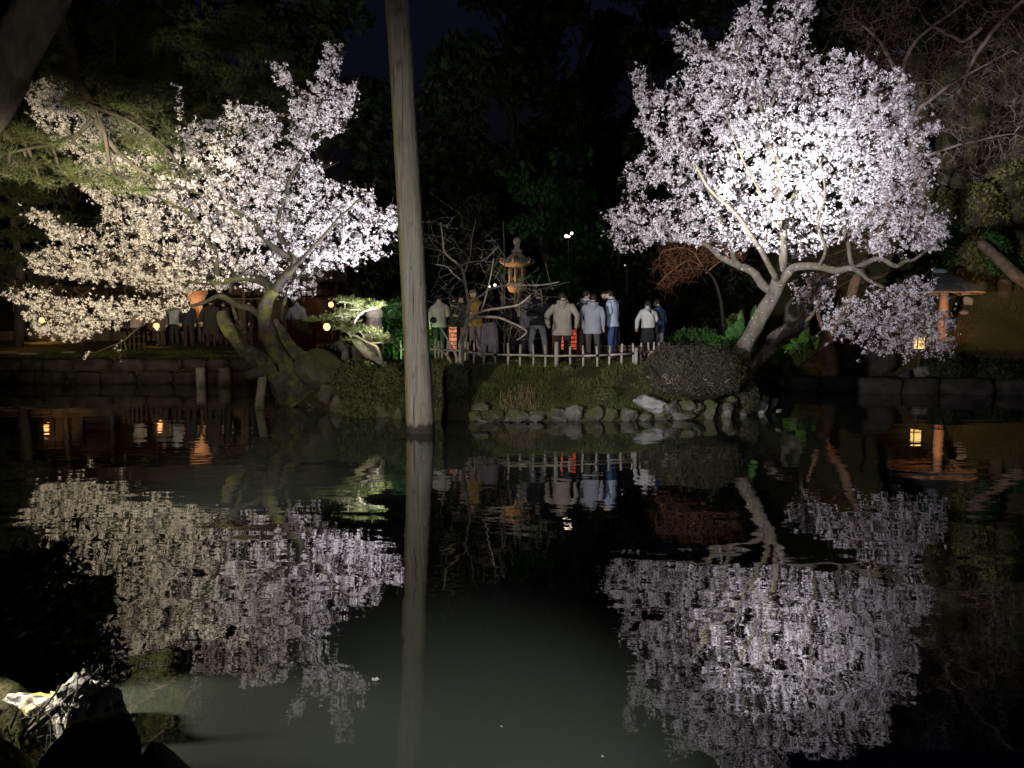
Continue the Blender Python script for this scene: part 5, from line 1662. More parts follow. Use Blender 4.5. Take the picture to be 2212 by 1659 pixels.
    if hair in ('long', 'bob'):
        L = -.20 if hair == 'long' else -.02
        rings = []
        for zz, ww, dd in ((.13, .099, .10), (.05, .104, .10), (-.03, .106, .095), (L, .10, .07)):
            a = np.linspace(math.pi * .98, math.pi * 2.02, 11)
            ring = [(math.cos(t) * ww, math.sin(t) * dd - .01, zz) for t in a] + [(math.cos(t) * ww * .86, math.sin(t) * dd * .8 - .01, zz) for t in a[::-1]]
            rings.append(np.array([tuple(Hd(*q)) for q in ring]))
        loft(mb, rings)
    local(mb, 'hair', hair_m, p, True)
    # ---- jacket or sweater
    mb = MB()
    def ring(z, wx, wy, yo=0, n=28, pw=2.4, wave=0.0):
        out = []
        for i in range(n):
            a = i / n * 2 * math.pi
            c_, s_ = math.cos(a), math.sin(a)
            x = math.copysign(abs(c_) ** (2 / pw), c_) * wx * width
            y = math.copysign(abs(s_) ** (2 / pw), s_) * wy + yo
            q = S(x / (width if abs(x) > .05 and .3 < z < 1.5 else 1), y, z)
            nn = noise.noise(Vector((c_ * 1.6 + px * .1, s_ * 1.6, z * 5.5)))
            q = q + Vector((c_, s_, 0)) * (nn * .014 + wave * math.sin(a * 7 + z * 3)) * k
            out.append(tuple(q))
        return np.array(out)
    fl = max(0, (.86 - coat_len)) * .12
    zs = [(coat_len, .195 + fl, .145 + fl), (coat_len + .03, .200 + fl, .150 + fl), (.98 if coat_len < .9 else coat_len + .08, .190, .140), (1.10, .190, .138), (1.22, .203, .145), (1.32, .212, .146), (1.385, .205, .132), (1.43, .155, .105), (1.47, .090, .084), (1.52, .070, .072)]
    loft(mb, [ring(*z) for z in zs], True, False)
    for si, sx in enumerate((-1, 1)):
        sh, el, wr = hands[si]
        s0 = S(sx * .155, -.008, 1.375)
        wd = 1.12 if top in ('coat', 'hoodie') else 1.0
        P, Rr = catmull([s0, S(sx * .205, -.015, 1.30) * .5 + (s0 * .35 + el * .65) * .5, el, (el + wr) / 2, wr + (wr - el).normalized() * .01], [.076 * k * wd, .072 * k * wd, .060 * k * wd, .056 * k * wd, .048 * k * wd], 4)
        tube(mb, P, Rr, 10, wob=.22)
    if hood:
        for off in (0,):
            P, Rr = catmull([S(-.10, .04, 1.455), S(-.085, -.06, 1.47), S(0, -.125, 1.44), S(.085, -.06, 1.47), S(.10, .04, 1.455)], [.03 * k, .052 * k, .072 * k, .052 * k, .03 * k], 4)
            tube(mb, P, Rr, 9, wob=.15)
            tube(mb, *catmull([S(-.07, -.10, 1.42), S(0, -.15, 1.33), S(.07, -.10, 1.42)], [.03 * k, .05 * k, .03 * k], 4), 8)
    local(mb, top, top_m, p, True)
    if collar:
        mb = MB()
        tube(mb, *catmull([S(-.085, .02, 1.475), S(-.06, -.07, 1.485), S(0, -.092, 1.485), S(.06, -.07, 1.485), S(.085, .02, 1.475), S(.05, .08, 1.46), S(-.05, .08, 1.46), S(-.085, .02, 1.475)], [.018 * k] * 8, 3), 6)
        local(mb, 'collar', collar, p, True)
    if scarf:
        mb = MB()
        tube(mb, *catmull([S(-.10, .02, 1.47), S(-.06, -.085, 1.48), S(.06, -.085, 1.48), S(.10, .02, 1.47), S(.04, .10, 1.44), S(-.06, .10, 1.43), S(-.10, .02, 1.46), S(-.11, -.10, 1.38), S(-.09, -.15, 1.22), S(-.085, -.155, 1.08)], [.04 * k] * 7 + [.045 * k, .05 * k, .04 * k], 3), 8, wob=.2)
        local(mb, 'scarf', scarf, p, True)
    # ---- trousers or skirt
    mb = MB()
    if bottom == 'skirt':
        loft(mb, [ring(.22, .235, .205, 0, 36, 2.1, .012), ring(.45, .225, .19, 0, 36, 2.1, .011), ring(.72, .205, .165, 0, 36, 2.1, .007), ring(.95, .168, .128, 0, 36, 2.1), ring(1.02, .155, .12, 0, 36, 2.1)])
        local(mb, 'skirt', bottom_m, p, True)
    else:
        loft(mb, [ring(.80, .150, .112), ring(.86, .172, .125), ring(.95, .172, .125), ring(1.02, .16, .12)])
        for sx in (-1, 1):
            wl = 1.25 if bottom == 'wide_trousers' else 1.0
            P, Rr = catmull([S(sx * .085, 0, .92), S(sx * (.085 + stance) / 2, .005, .70), S(sx * stance, .015, .49), S(sx * stance * 1.08, -.01, .25), S(sx * stance * 1.1, -.012, .055)],
                            [.092 * k, .088 * k * wl, .072 * k * wl, .064 * k * wl, .062 * k * wl], 4)
            tube(mb, P, Rr, 12, wob=.14)
        local(mb, 'trousers', bottom_m, p, True)
    for sx in (-1, 1):
        mb = MB()
        P, Rr = catmull([S(sx * stance * 1.1, -.075, .05), S(sx * stance * 1.1, -.02, .055), S(sx * (stance * 1.1 + .01), .08, .045), S(sx * (stance * 1.1 + .02), .17, .032)], [.035 * k, .048 * k, .046 * k, .028 * k], 4)
        tube(mb, P, Rr, 9)
        local(mb, 'shoe', SHOE, p, True)
    if bag == 'shoulder':
        mb = MB()
        box(mb, S(.25, .02, .86), (.09 * k, .24 * k, .26 * k), bev=.03)
        tube(mb, *catmull([S(.24, .02, .98), S(.12, -.15, 1.25), S(-.05, -.12, 1.43), S(-.12, .0, 1.44)], [.009 * k] * 4, 4), 5)
        local(mb, 'bag', cloth('bag_black', (.02, .02, .022)), p, True)
    if bag == 'backpack':
        mb = MB()
        rock(mb, S(-.03, -.22, 1.17), (.30 * k, .18 * k, .46 * k), seed=px, rough=.05, sub=3, flat=.8)
        for sx in (-1, 1):
            tube(mb, *catmull([S(sx * .1 - .02, -.15, 1.36), S(sx * .11, -.02, 1.46), S(sx * .115, .14, 1.36)], [.02 * k] * 3, 4), 6)
        local(mb, 'backpack', cloth('olive', (.10, .10, .07)), p, True)
    if bag == 'waist':
        mb = MB()
        rock(mb, S(-.16, -.13, .98), (.22 * k, .14 * k, .17 * k), seed=px, rough=.05, sub=3, flat=.8)
        local(mb, 'bag', cloth('bag_black', (.02, .02, .022)), p, True)
    return p


C_ = cloth
person(948, 21.4, 1.70, 10, 'person in a pale cream jacket with a black waist bag beside the tall post', 'jacket', C_('cream', (.52, .49, .43)), bottom_m=C_('black', (.03, .03, .03)), bag='waist', arms=('down', 'front'), turn=-.7)
person(980, 22.0, 1.68, -20, 'person in a dark green hooded coat beside the left paper lantern', 'coat', C_('darkgreen', (.025, .06, .03)), bottom_m=C_('black', (.03, .03, .03)), hood=True, arms=('pocket', 'pocket'))
person(1002, 21.2, 1.64, 120, 'person in dark clothes with a pale face turned left, behind the bare shrub stem', 'jacket', C_('charcoal', (.05, .05, .05)), bottom_m=C_('stone', (.26, .25, .19)), arms=('front', 'front'))
person(1029, 19.9, 1.78, 140, 'older person with grey hair wearing a mustard vest and grey trousers', 'vest', C_('mustard', (.34, .22, .06)), bottom_m=C_('warm_grey', (.19, .17, .15)), hair_m=GREYHAIR, arms=('front', 'down'), bow=.45)
person(1057, 19.5, 1.70, 5, 'person in a black jacket above a long pale pink skirt', 'jacket', C_('black2', (.02, .02, .024)), bottom='skirt', bottom_m=C_('pale_pink', (.46, .41, .43)), hair='bob', arms=('front', 'front'), coat_len=.95)
person(1088, 20.8, 1.66, 150, 'person in dark clothes with a lit pink face seen below the stone lantern', 'coat', C_('ink', (.03, .03, .035)), bottom_m=C_('black', (.03, .03, .03)), arms=('front', 'phone'), coat_len=.62)
person(1108, 20.2, 1.68, 20, 'person in a dim brown coat bending forward behind the shrub branches', 'coat', C_('brown', (.07, .055, .045)), bottom_m=C_('black', (.03, .03, .03)), arms=('front', 'front'), lean=.14, coat_len=.7)
person(1133, 20.0, 1.68, -60, 'person in grey with a pale green scarf hanging down the back', 'jacket', C_('grey2', (.13, .13, .13)), bottom_m=C_('black', (.03, .03, .03)), scarf=C_('pale_green', (.44, .46, .30)), arms=('front', 'front'))
person(1165, 19.5, 1.72, 5, 'person in a black jacket and grey jeans with legs apart, left of the beige coat', 'jacket', C_('navyblack', (.014, .015, .02)), bottom_m=C_('grey_jeans', (.15, .155, .17)), stance=.16, arms=('front', 'wide'), coat_len=.86)
person(1216, 19.0, 1.72, -5, 'person seen from behind in a beige hooded coat in front of the red lantern', 'coat', C_('beige', (.33, .29, .24)), bottom='wide_trousers', bottom_m=C_('black', (.02, .02, .02)), hood=True, arms=('wide', 'wide'), width=1.14, coat_len=.66)
person(1262, 20.2, 1.74, -35, 'person in a white hoodie with an olive backpack turned to the right', 'hoodie', C_('white', (.62, .62, .70)), bottom_m=C_('dark_grey', (.10, .10, .10)), hood=True, bag='backpack', arms=('down', 'front'), turn=-.5)
person(1283, 19.3, 1.66, -5, 'person seen from behind in a grey hooded jacket and dark grey trousers', 'jacket', C_('grey', (.31, .32, .36)), bottom_m=C_('dark_grey2', (.085, .08, .075)), hood=True, arms=('pocket', 'down'), width=1.10, coat_len=.70)
person(1305, 21.0, 1.76, 175, 'person in black facing the pond with a lit yellow face behind the light blue sweater', 'jacket', C_('black3', (.02, .018, .018)), bottom_m=C_('black', (.03, .03, .03)), arms=('front', 'front'), turn=.5)
person(1324, 19.9, 1.76, 60, 'person in a light blue sweater and blue jeans bowing the head to the left', 'sweater', C_('light_blue', (.50, .58, .76)), bottom_m=C_('jeans', (.05, .085, .20)), arms=('front', 'down'), bow=.5, collar=C_('black', (.02, .02, .02)))
person(1345, 22.5, 1.70, 30, 'dim person in black behind the light blue sweater', 'jacket', C_('black3', (.02, .018, .018)), bottom_m=C_('black', (.03, .03, .03)), arms=('front', 'front'))
person(1399, 21.0, 1.60, 5, 'person with a ponytail in a white top and black skirt', 'top', C_('off_white', (.60, .59, .57)), bottom='skirt', bottom_m=C_('black', (.02, .02, .02)), hair='pony', arms=('wide', 'front'), coat_len=.92, bag='shoulder')
person(1424, 21.4, 1.70, 40, 'person in a navy jacket and grey trousers leaning towards the ponytailed person', 'jacket', C_('navy', (.045, .07, .14)), bottom_m=C_('mid_grey', (.20, .20, .20)), arms=('front', 'down'), bow=.6, turn=.4)

# visitors on the left bank before the tea house
LBG = 'visitors on the left bank before the tea house'
person(293, 30.0, 1.62, 60, 'person in a pinkish white top on the left bank beside the round lantern', 'top', C_('pinkish', (.42, .34, .33)), bottom_m=C_('black', (.03, .03, .03)), group=LBG, arms=('front', 'wide'))
person(350, 30.4, 1.66, 190, 'person in a grey brown coat just right of the lantern on the left bank', 'coat', C_('greybrown', (.13, .10, .09)), bottom_m=C_('black', (.03, .03, .03)), group=LBG, coat_len=.6)
person(378, 30.8, 1.72, 170, 'person in a grey jacket standing between the lantern and the lit ochre wall', 'jacket', C_('grey', (.31, .32, .36)), bottom_m=C_('black', (.03, .03, .03)), group=LBG)
person(409, 30.2, 1.78, 20, 'tall dark person in front of the left half of the lit ochre wall', 'coat', C_('ink', (.03, .03, .035)), bottom_m=C_('black', (.03, .03, .03)), group=LBG)
person(458, 30.0, 1.84, 10, 'broad dark person in a long hooded coat right of the lit ochre wall', 'coat', C_('black4', (.035, .03, .026)), bottom_m=C_('black', (.03, .03, .03)), group=LBG, hood=True, width=1.25, coat_len=.45)
person(485, 30.6, 1.72, 0, 'dark person behind the broken mossy trunk on the left bank', 'jacket', C_('black3', (.02, .018, .018)), bottom_m=C_('black', (.03, .03, .03)), group=LBG)
person(545, 30.6, 1.70, 100, 'dark person with a lit face between the trunks of the left cherry', 'jacket', C_('black3', (.02, .018, .018)), bottom_m=C_('black', (.03, .03, .03)), group=LBG)
person(643, 29.2, 1.90, 5, 'tall person in a pale grey raincoat seen from behind, right of the cherry trunks', 'coat', C_('raincoat', (.30, .32, .36)), bottom_m=C_('black', (.03, .03, .03)), group=LBG, coat_len=.9, width=1.1)


# ------------------------------------------------------------------ stone lantern
LD = 24.0
ls = LD / F
lx = xw(1117, LD)
zb = gz(lx, LD)
lan = empty('stone_lantern', (lx, LD, zb), 'tall stone lantern with curled roof and long finial above the crowd, lit orange', 'stone lantern')
Z = lambda y: at(1117, y, LD).z - zb
B0 = (lx, LD, zb)
mb = MB(); lathe(mb, B0, [(.62, 0), (.62, .16), (.52, .24), (.36, .30)], 6); mb.build('base', LANTERNSTONE, lan)
mb = MB(); lathe(mb, B0, [(.24, .30), (.22, .5), (.20, Z(665)), (.23, Z(655)), (.25, Z(650)), (.20, Z(645)), (.21, Z(633))], 14); mb.build('column', LANTERNSTONE, lan, smooth=True)
mb = MB(); lathe(mb, B0, [(.20, Z(634)), (.28, Z(626)), (.32, Z(621)), (.32, Z(612)), (.26, Z(610))], 6, rot=.3); mb.build('platform', LANTERNSTONE, lan)
for kx in range(6):
    a = kx * math.pi / 3 + .3
    mb = MB(); box(mb, (lx + math.cos(a) * .23, LD + math.sin(a) * .23, zb + (Z(611) + Z(577)) / 2), (.07, .07, Z(577) - Z(611)), rz=a); mb.build('post', LANTERNSTONE, lan)
mb = MB(); lathe(mb, B0, [(.17, Z(611)), (.17, Z(600)), (.05, Z(599))], 12); mb.build('lamp_box', LANTERNSTONE, lan)
mb = MB()
a = np.arange(48) / 48 * 2 * np.pi + .3
rings = []
for r, z, lift in ((.30, Z(577), 0), (.47, Z(574), .08), (.49, Z(570), .09), (.40, Z(566), .04), (.33, Z(558), .01), (.20, Z(550), 0), (.15, Z(546), 0)):
    c = np.cos(3 * (a - .3)) ** 2
    c = np.abs(np.cos(3 * (a - .3))) ** 3
    rings.append(np.stack([lx + r * (.88 + .12 * c) * np.cos(a), LD + r * (.88 + .12 * c) * np.sin(a), zb + z + lift * c], 1))
loft(mb, rings)
mb.build('roof', LANTERNSTONE, lan, smooth=False)
for kx in range(6):
    a_ = .3 + kx * math.pi / 3
    c = Vector((lx + math.cos(a_) * .47, LD + math.sin(a_) * .47, zb + Z(570) + .10))
    mb = MB(); P = [c + Vector((math.cos(a_) * math.cos(t) * rr, math.sin(a_) * math.cos(t) * rr, math.sin(t) * rr)) for t, rr in zip(np.linspace(-2.2, 3.2, 10), np.linspace(.08, .03, 10))]
    tube(mb, P, np.linspace(.05, .03, 10), 6); mb.build('scroll', LANTERNSTONE, lan, smooth=True)
mb = MB(); lathe(mb, B0, [(.15, Z(547)), (.19, Z(543)), (.17, Z(541)), (.10, Z(538)), (.075, Z(532)), (.10, Z(526)), (.125, Z(521)), (.11, Z(517)), (.05, Z(513)), (.01, Z(511))], 14); mb.build('finial', LANTERNSTONE, lan, smooth=True)
spot('stone_lantern_uplight', (lx - 1.8, LD - .25, zb + 1.0), (lx - .1, LD, zb + Z(570)), 330, (1.0, .48, .17), 60, .8, .05)

# stacked old stone ornament by the dwarf pine
orn = empty('stone_ornament', on(809, 21.0), 'old stone ornament, a round block on a drum, behind the dwarf pine', 'stone ornament')
OB = on(809, 21.0); z1 = at(0, 706, 21).z - OB.z; z2 = at(0, 687, 21).z - OB.z; z3 = at(0, 664, 21).z - OB.z
mb = MB(); lathe(mb, OB, [(.26, 0), (.25, z1), (.22, z1 + .05), (.20, z2 - .01)], 14); mb.build('drum', LANTERNSTONE, orn, smooth=True)
mb = MB(); lathe(mb, OB, [(.14, z2 - .02), (.22, z2 + .03), (.235, (z2 + z3) / 2), (.20, z3 - .04), (.10, z3)], 14, lobes=7, lob=.04); mb.build('round_block', LANTERNSTONE, orn, smooth=True)


# ------------------------------------------------------------------ paper lanterns by the crowd
def lattice_lantern(px, d, w, h, z0, label, col, strength, power, name='paper_lantern', bars=5):
    b = on(px, d)
    root = empty(name, b, label, 'paper lantern')
    mb = MB()
    box(mb, (0, 0, z0 + h / 2), (w, w * .8, h), bev=.004)
    local(mb, 'paper', paper('lit_paper_%d' % int(px), col, tuple(x * .35 for x in col), strength), root)
    for sx in (-1, 1):
        for sy in (-1, 1):
            mb = MB(); box(mb, (sx * w * .5, sy * w * .4, (z0 + h) / 2), (.035, .035, z0 + h + .05)); local(mb, 'leg', CHARWOOD, root)
    for i in range(bars):
        mb = MB()
        zz = z0 + h * (i + .5) / bars
        for sy in (-1, 1):
            box(mb, (0, sy * (w * .4 + .012), zz), (w, .015, .022))
        for sx in (-1, 1):
            box(mb, (sx * (w * .5 + .012), 0, zz), (.015, w * .8, .022))
        local(mb, 'lattice_bar', CHARWOOD, root)
    mb = MB(); box(mb, (0, 0, z0 + h + .035), (w + .1, w * .8 + .1, .04)); local(mb, 'lid', CHARWOOD, root)
    return root


lattice_lantern(1220, 20.3, .60, .50, .22, 'wide glowing red lattice lantern on the ground behind the beige coat', (1.0, .13, .06), .55, 9)
lattice_lantern(979, 21.0, .24, .66, .15, 'slim orange lattice lantern left of the bare shrub stems', (1.0, .36, .17), .65, 4, bars=6)
spot('green_ground_lamp', on(938, 21.0, .15), on(945, 22.2, .9), 22, (.3, 1.0, .25), 100, .7, .04)
spot('green_shrub_lamp', on(880, 20.5, .15), on(872, 22.0, .8), 34, (.6, 1.0, .4), 100, .7, .04)
spot('plant_green_lamp', at(1655, 790, 21.0), at(1600, 715, 22.6), 48, (.85, 1.0, .6), 100, .7, .06)
spot('plant_green_lamp', at(1722, 775, 24.9), at(1735, 742, 25.8), 26, (.85, 1.0, .55), 90, .7, .05)
spot('dwarf_pine_lamp', at(808, 792, 17.6), at(778, 706, 18.5), 70, (1.0, 1.0, .72), 70, .8, .05)
spot('maple_lamp', on(1475, 22.6, .1), at(1480, 560, 23.4), 50, (1.0, .55, .25), 60, .8, .06)


def round_lamp(px, py, d, r, label, post_to=None, strength=14, power=40, cat='lamp'):
    c = at(px, py, d)
    root = empty('round_lamp', (c.x, c.y, gz(c.x, c.y)), label, cat, 'round glowing lamps on the left bank')
    v, f = ico(3)
    mb = MB(); mb.add(v * np.array([r, r, r * 1.12]) + np.array(c), None, f)
    mb.build('globe', glow('lamp_globe', (1.0, .40, .13), 4.5), root, smooth=True)
    mb = MB(); lathe(mb, c + Vector((0, 0, r * 1.05)), [(r * .5, 0), (r * .5, .04), (.012, .05), (.012, .12)], 10); mb.build('cap', METAL, root)
    g = gz(c.x, c.y)
    mb = MB(); tube(mb, [Vector((c.x + .16, c.y + .05, g - .1)), Vector((c.x + .16, c.y + .05, c.z + r * 1.05 + .12)), Vector((c.x, c.y, c.z + r * 1.05 + .12))], [.022, .022, .018], 6)
    mb.build('post', CHARWOOD, root)
    spot('round_lamp_light', c + Vector((0, .02, -r - .03)), c + Vector((0, .9, -1.2)), power * 1.4, AMBER, 150, .5, .05)
    return root


round_lamp(338, 704, 30.2, .10, 'round glowing lamp on a slim post among the visitors on the left bank', power=28)
round_lamp(90, 692, 31, .10, 'round glowing lamp at the far left hidden behind the lowest blossom branches', power=40)
round_lamp(715, 658, 29.5, .095, 'upper of the two round lamps left of the dwarf pine', power=26)
round_lamp(706, 706, 24.5, .105, 'lower and brighter of the two round lamps left of the dwarf pine', power=24, strength=18)

# far lamps in the wood
for lab, bulbs in (('cluster of white bulbs on a dark pole in the wood above the crowd', ((1223, 510, 28, .062), (1229, 511, 28, .045), (1235, 504, 28, .052))),
                   ('pair of small white lamps in the dark behind the bare shrub', ((1057, 619, 28, .040), (1069, 616, 28, .05))),
                   ('tiny faint white lamp in the dark between the crowd and the right cherry', ((1350, 573, 28, .03),))):
    c = at(bulbs[0][0] + 5, bulbs[0][1], 28.2)
    root = empty('wood_lamp', (c.x, c.y, gz(c.x, c.y)), lab, 'lamp', 'far white lamps in the dark wood')
    for px, py, d, r in bulbs:
        v, f = ico(2)
        mb = MB(); mb.add(v * r + np.array(at(px, py, d)), None, f); mb.build('bulb', glow('white_bulb' if r > .035 else 'faint_bulb', (1.0, .86, .68), 4 if r > .035 else .6), root, smooth=True)
        mb = MB(); tube(mb, [at(px, py, d) + Vector((0, .04, 0)), c], [.012, .012], 5); mb.build('arm', METAL, root)
    mb = MB(); tube(mb, [Vector((c.x, c.y + .05, gz(c.x, c.y) - .2)), Vector((c.x, c.y + .05, c.z + .05))], [.035, .03], 6); mb.build('post', METAL, root)


# ------------------------------------------------------------------ tea house on the left bank
th = empty('tea_house', (xw(330, 33), 33, 1.25), 'low dark tea house on the left bank with lit ochre walls behind the left cherry', 'tea house')
TX0, TX1, TY, TZ = -22.5, -7.2, 32.6, 1.28
mb = MB(); box(mb, ((TX0 + TX1) / 2, TY + 1.2, TZ - .1), (TX1 - TX0, 3.6, .30)); mb.build('floor', CHARWOOD, th)
mb = MB(); box(mb, ((TX0 + TX1) / 2, TY + 2.9, TZ + 1.3), (TX1 - TX0, .12, 2.6)); mb.build('wall', PLASTER, th)
xs = np.linspace(TX0 + .1, TX1 - .1, 9)
for xx in xs:
    mb = MB(); box(mb, (xx, TY - .45, TZ + 1.2), (.14, .14, 2.5), bev=.01); mb.build('post', CHARWOOD, th)
for z_, hgt in ((2.28, .14), (1.82, .07)):
    mb = MB(); box(mb, ((TX0 + TX1) / 2, TY - .36, TZ + z_), (TX1 - TX0, .10, hgt)); mb.build('beam', DARKTIMBER, th)
for i, xx in enumerate(xs[:-1]):
    w = xs[1] - xs[0]
    if i in (1, 3, 5, 7):
        mb = MB(); box(mb, (xx + w / 2, TY + .9, TZ + 1.05), (w - .2, .06, 1.8)); pn = mb.build('screen', DARKTIMBER, th)
        for k in range(5):
            m2 = MB(); box(m2, (xx + .2 + (w - .4) * k / 4, TY + .85, TZ + 1.05), (.03, .03, 1.8)); m2.build('slat', CHARWOOD, pn)
    mb = MB(); box(mb, (xx + w / 2, TY - .47, TZ + .28), (w - .16, .06, .40)); mb.build('panel', CHARWOOD, th)
mb = MB()
ey, ez, ry, rz = TY - 1.3, TZ + 2.45, TY + 1.4, TZ + 4.1
prof = [(ey, ez), (ey, ez + .16), (ry, rz + .2), (ry + 2.7, ez + .16), (ry + 2.7, ez), (ry, rz)]
loft(mb, [np.array([(xx, a, b) for a, b in prof]) for xx in (TX0 - .8, TX1 + .5)])
mb.build('roof', THATCH, th)
for xx, pw in ((-20.6, 18), (-17.3, 4), (-14.1, 5), (-8.6, 6)):
    spot('tea_house_light', (xx, TY - .1, TZ + 1.95), (xx, TY + 2.6, TZ + .9), pw * 1.5, AMBER, 140, .6, .10)

# ochre notice wall and counter before it
nb = empty('ochre_screen', on(428, 31.4), 'lit ochre board with a curled top standing between the visitors on the left bank', 'screen')
g = on(428, 31.4)
s = 31.4 / F
mb = MB()
out = [(-26, 700), (-26, 668), (-22, 660), (-25, 650), (-19, 640), (-24, 634), (-24, 628), (24, 628), (24, 634), (18, 644), (14, 655), (12, 662), (14, 672), (14, 700)]
loft(mb, [np.array([(g.x + a * s, g.y + yy, at(0, b, 31.4).z) for a, b in out]) for yy in (0, .08)])
mb.build('board', mat('lit_board', (0.62, 0.42, 0.30), (0.52, 0.34, 0.23), scale=4), nb)
for sx in (-20, 12):
    mb = MB(); box(mb, (g.x + sx * s, g.y + .04, (g.z + at(0, 700, 31.4).z) / 2), (.07, .06, at(0, 698, 31.4).z - g.z + .1)); mb.build('leg', CHARWOOD, nb)
for yb in (631, 636):
    mb = MB(); box(mb, (g.x, g.y - .02, at(0, yb, 31.4).z), (48 * s, .05, .035)); mb.build('moulding', TIMBER, nb)
spot('ochre_screen_light', g + Vector((-.1, -1.0, 1.9)), (g.x, g.y, at(0, 650, 31.4).z), 40, AMBER, 110, .6, .08)

cn = empty('wooden_counter', on(653, 28.6), 'dark boxy wooden counter right of the cherry trunks before the grey raincoat', 'counter')
cw = 54 * 28.6 / F
ch_ = at(0, 694, 28.6).z - on(653, 28.6).z
nb_ = 7
for i in range(nb_):
    mb = MB(); box(mb, (-cw / 2 + cw * (i + .5) / nb_, -.28, ch_ / 2), (cw / nb_ - .01, .03, ch_ - .02)); local(mb, 'plank', CHARWOOD, cn)
mb = MB(); box(mb, (0, 0, ch_ + .02), (cw + .08, .65, .05)); local(mb, 'top', CHARWOOD, cn)
mb = MB(); box(mb, (0, .02, ch_ / 2), (cw - .04, .55, ch_ - .02)); local(mb, 'carcass', CHARWOOD, cn)
pb = empty('lit_plank', on(695, 26.8), 'plank lit orange on the ground left of the green spotlight', 'plank')
mb = MB(); box(mb, (0, 0, .06), (1.1, .5, .08), bev=.01); local(mb, 'board', TIMBER, pb)
spot('plank_light', on(690, 26.3, .9), on(695, 26.9, .0), 12, AMBER, 80, .6, .05)
# small green spotlight on the ground
gl = empty('green_spotlight', on(716, 22.4), 'small spotlight glowing green on the ground under the round lamp', 'spotlight')
mb = MB(); tube(mb, [Vector((0, .1, .10)), Vector((0, -.04, .14))], [.05, .065], 10); local(mb, 'housing', METAL, gl)
mb = MB(); v, f = ico(2); mb.add(v * np.array([.055, .012, .055]) + np.array([0, -.045, .14]), None, f); local(mb, 'lens', glow('green_lens', (.35, 1.0, .55), 3.0), gl)
mb = MB(); box(mb, (0, .04, .03), (.05, .05, .1)); local(mb, 'bracket', METAL, gl)

# low fence of the left bank
lf = empty('left_bank_fence', on(285, 29), 'short low wooden fence on the left bank under the blossoms', 'fence')
for px in (262, 272, 281, 291, 301, 312):
    g = on(px, 29)
    mb = MB(); tube(mb, [g + Vector((0, 0, -.1)), g + Vector((0, 0, .72))], [.035, .035], 7); mb.build('post', DARKTIMBER, lf)
for z_ in (.28, .55):
    mb = MB(); tube(mb, [on(257, 28.95, z_), on(316, 28.95, z_)], [.025, .025], 7); mb.build('rail', DARKTIMBER, lf)
# stepping stones lit along the left path
for i, (px, d, w, lab) in enumerate(((10, 28.2, 1.3, 'flat stone lit orange at the far left end of the path'), (62, 28.0, .9, 'long flat stone second from the left on the left path'), (150, 28.4, .5, 'small rounded lit stone on the left path below the blossoms'))):
    mb = MB(); rock(mb, (0, 0, 0), (w, .55, .12), seed=90 + i, rough=.12, flat=.85, sub=3)
    o = mb.build('flat_stone', LANTERNSTONE, smooth=True, origin=(0, 0, 0)); o.location = on(px, d, .03)
    tag(o, lab, 'rock')
spot('left_path_light', on(60, 29.0, 1.4), on(70, 29.3, 0), 26, AMBER, 130, .8, .06)


# ------------------------------------------------------------------ one post shelter on the right slope
SD = 27.4
sb = on(2035, SD)
sh = empty('umbrella_shelter', sb, 'one post shelter with a wide dark conical roof and an orange lit post', 'shelter')
zt = at(0, 628, SD).z
mb = MB(); tube(mb, [sb + Vector((0, 0, -.2)), Vector((sb.x, sb.y, zt))], [.165, .155], 14); mb.build('post', TIMBER, sh, smooth=True)
rs_ = 88 * SD / F
mb = MB(); cen = Vector((xw(2022, SD), SD, 0))
a = np.arange(32) / 32 * 2 * np.pi
prof = [(rs_, at(0, 632, SD).z), (rs_ * 1.0, at(0, 626, SD).z), (rs_ * .72, at(0, 613, SD).z), (rs_ * .42, at(0, 600, SD).z), (rs_ * .22, at(0, 592, SD).z), (rs_ * .12, at(0, 589, SD).z)]
rings = [np.stack([cen.x + r * np.cos(a) * (1 + .012 * np.sin(a * 9)), SD + r * np.sin(a), np.full(32, z) + .01 * np.sin(a * 5)], 1) for r, z in prof]
loft(mb, rings)
mb.build('roof', SHINGLE, sh, smooth=False)
mb = MB(); lathe(mb, (cen.x, SD, at(0, 591, SD).z), [(.24, 0), (.26, .06), (.20, .14), (.05, .17)], 12); mb.build('roof_cap', mat('verdigris_cap', (0.12, 0.15, 0.16), (0.08, 0.10, 0.11)), sh, smooth=True)
for k in range(12):
    t = k * math.pi / 6
    mb = MB(); tube(mb, [Vector((sb.x, SD, zt - .03)), Vector((cen.x + math.cos(t) * rs_ * .95, SD + math.sin(t) * rs_ * .95, at(0, 634, SD).z))], [.035, .03], 5); mb.build('rafter', TIMBER, sh)
mb = MB()
tor = [Vector((cen.x + math.cos(t) * rs_ * .97, SD + math.sin(t) * rs_ * .97, at(0, 634, SD).z)) for t in np.linspace(0, 2 * math.pi, 33)]
tube(mb, tor, [.04] * 33, 6); mb.build('eave_ring', TIMBER, sh, smooth=True)
spot('shelter_light', (sb.x - 1.2, SD - 1.7, sb.z + .45), (sb.x, SD + .2, sb.z + 1.25), 190, (1.0, .46, .20), 95, .8, .06)
spot('right_slope_fill', at(2190, 690, 24.6) + Vector((0, 0, 1.5)), at(2140, 700, 27.5), 100, (1.0, .70, .34), 120, .9, .08)  # unseen fill added to lift the slope, aimed away from the pond
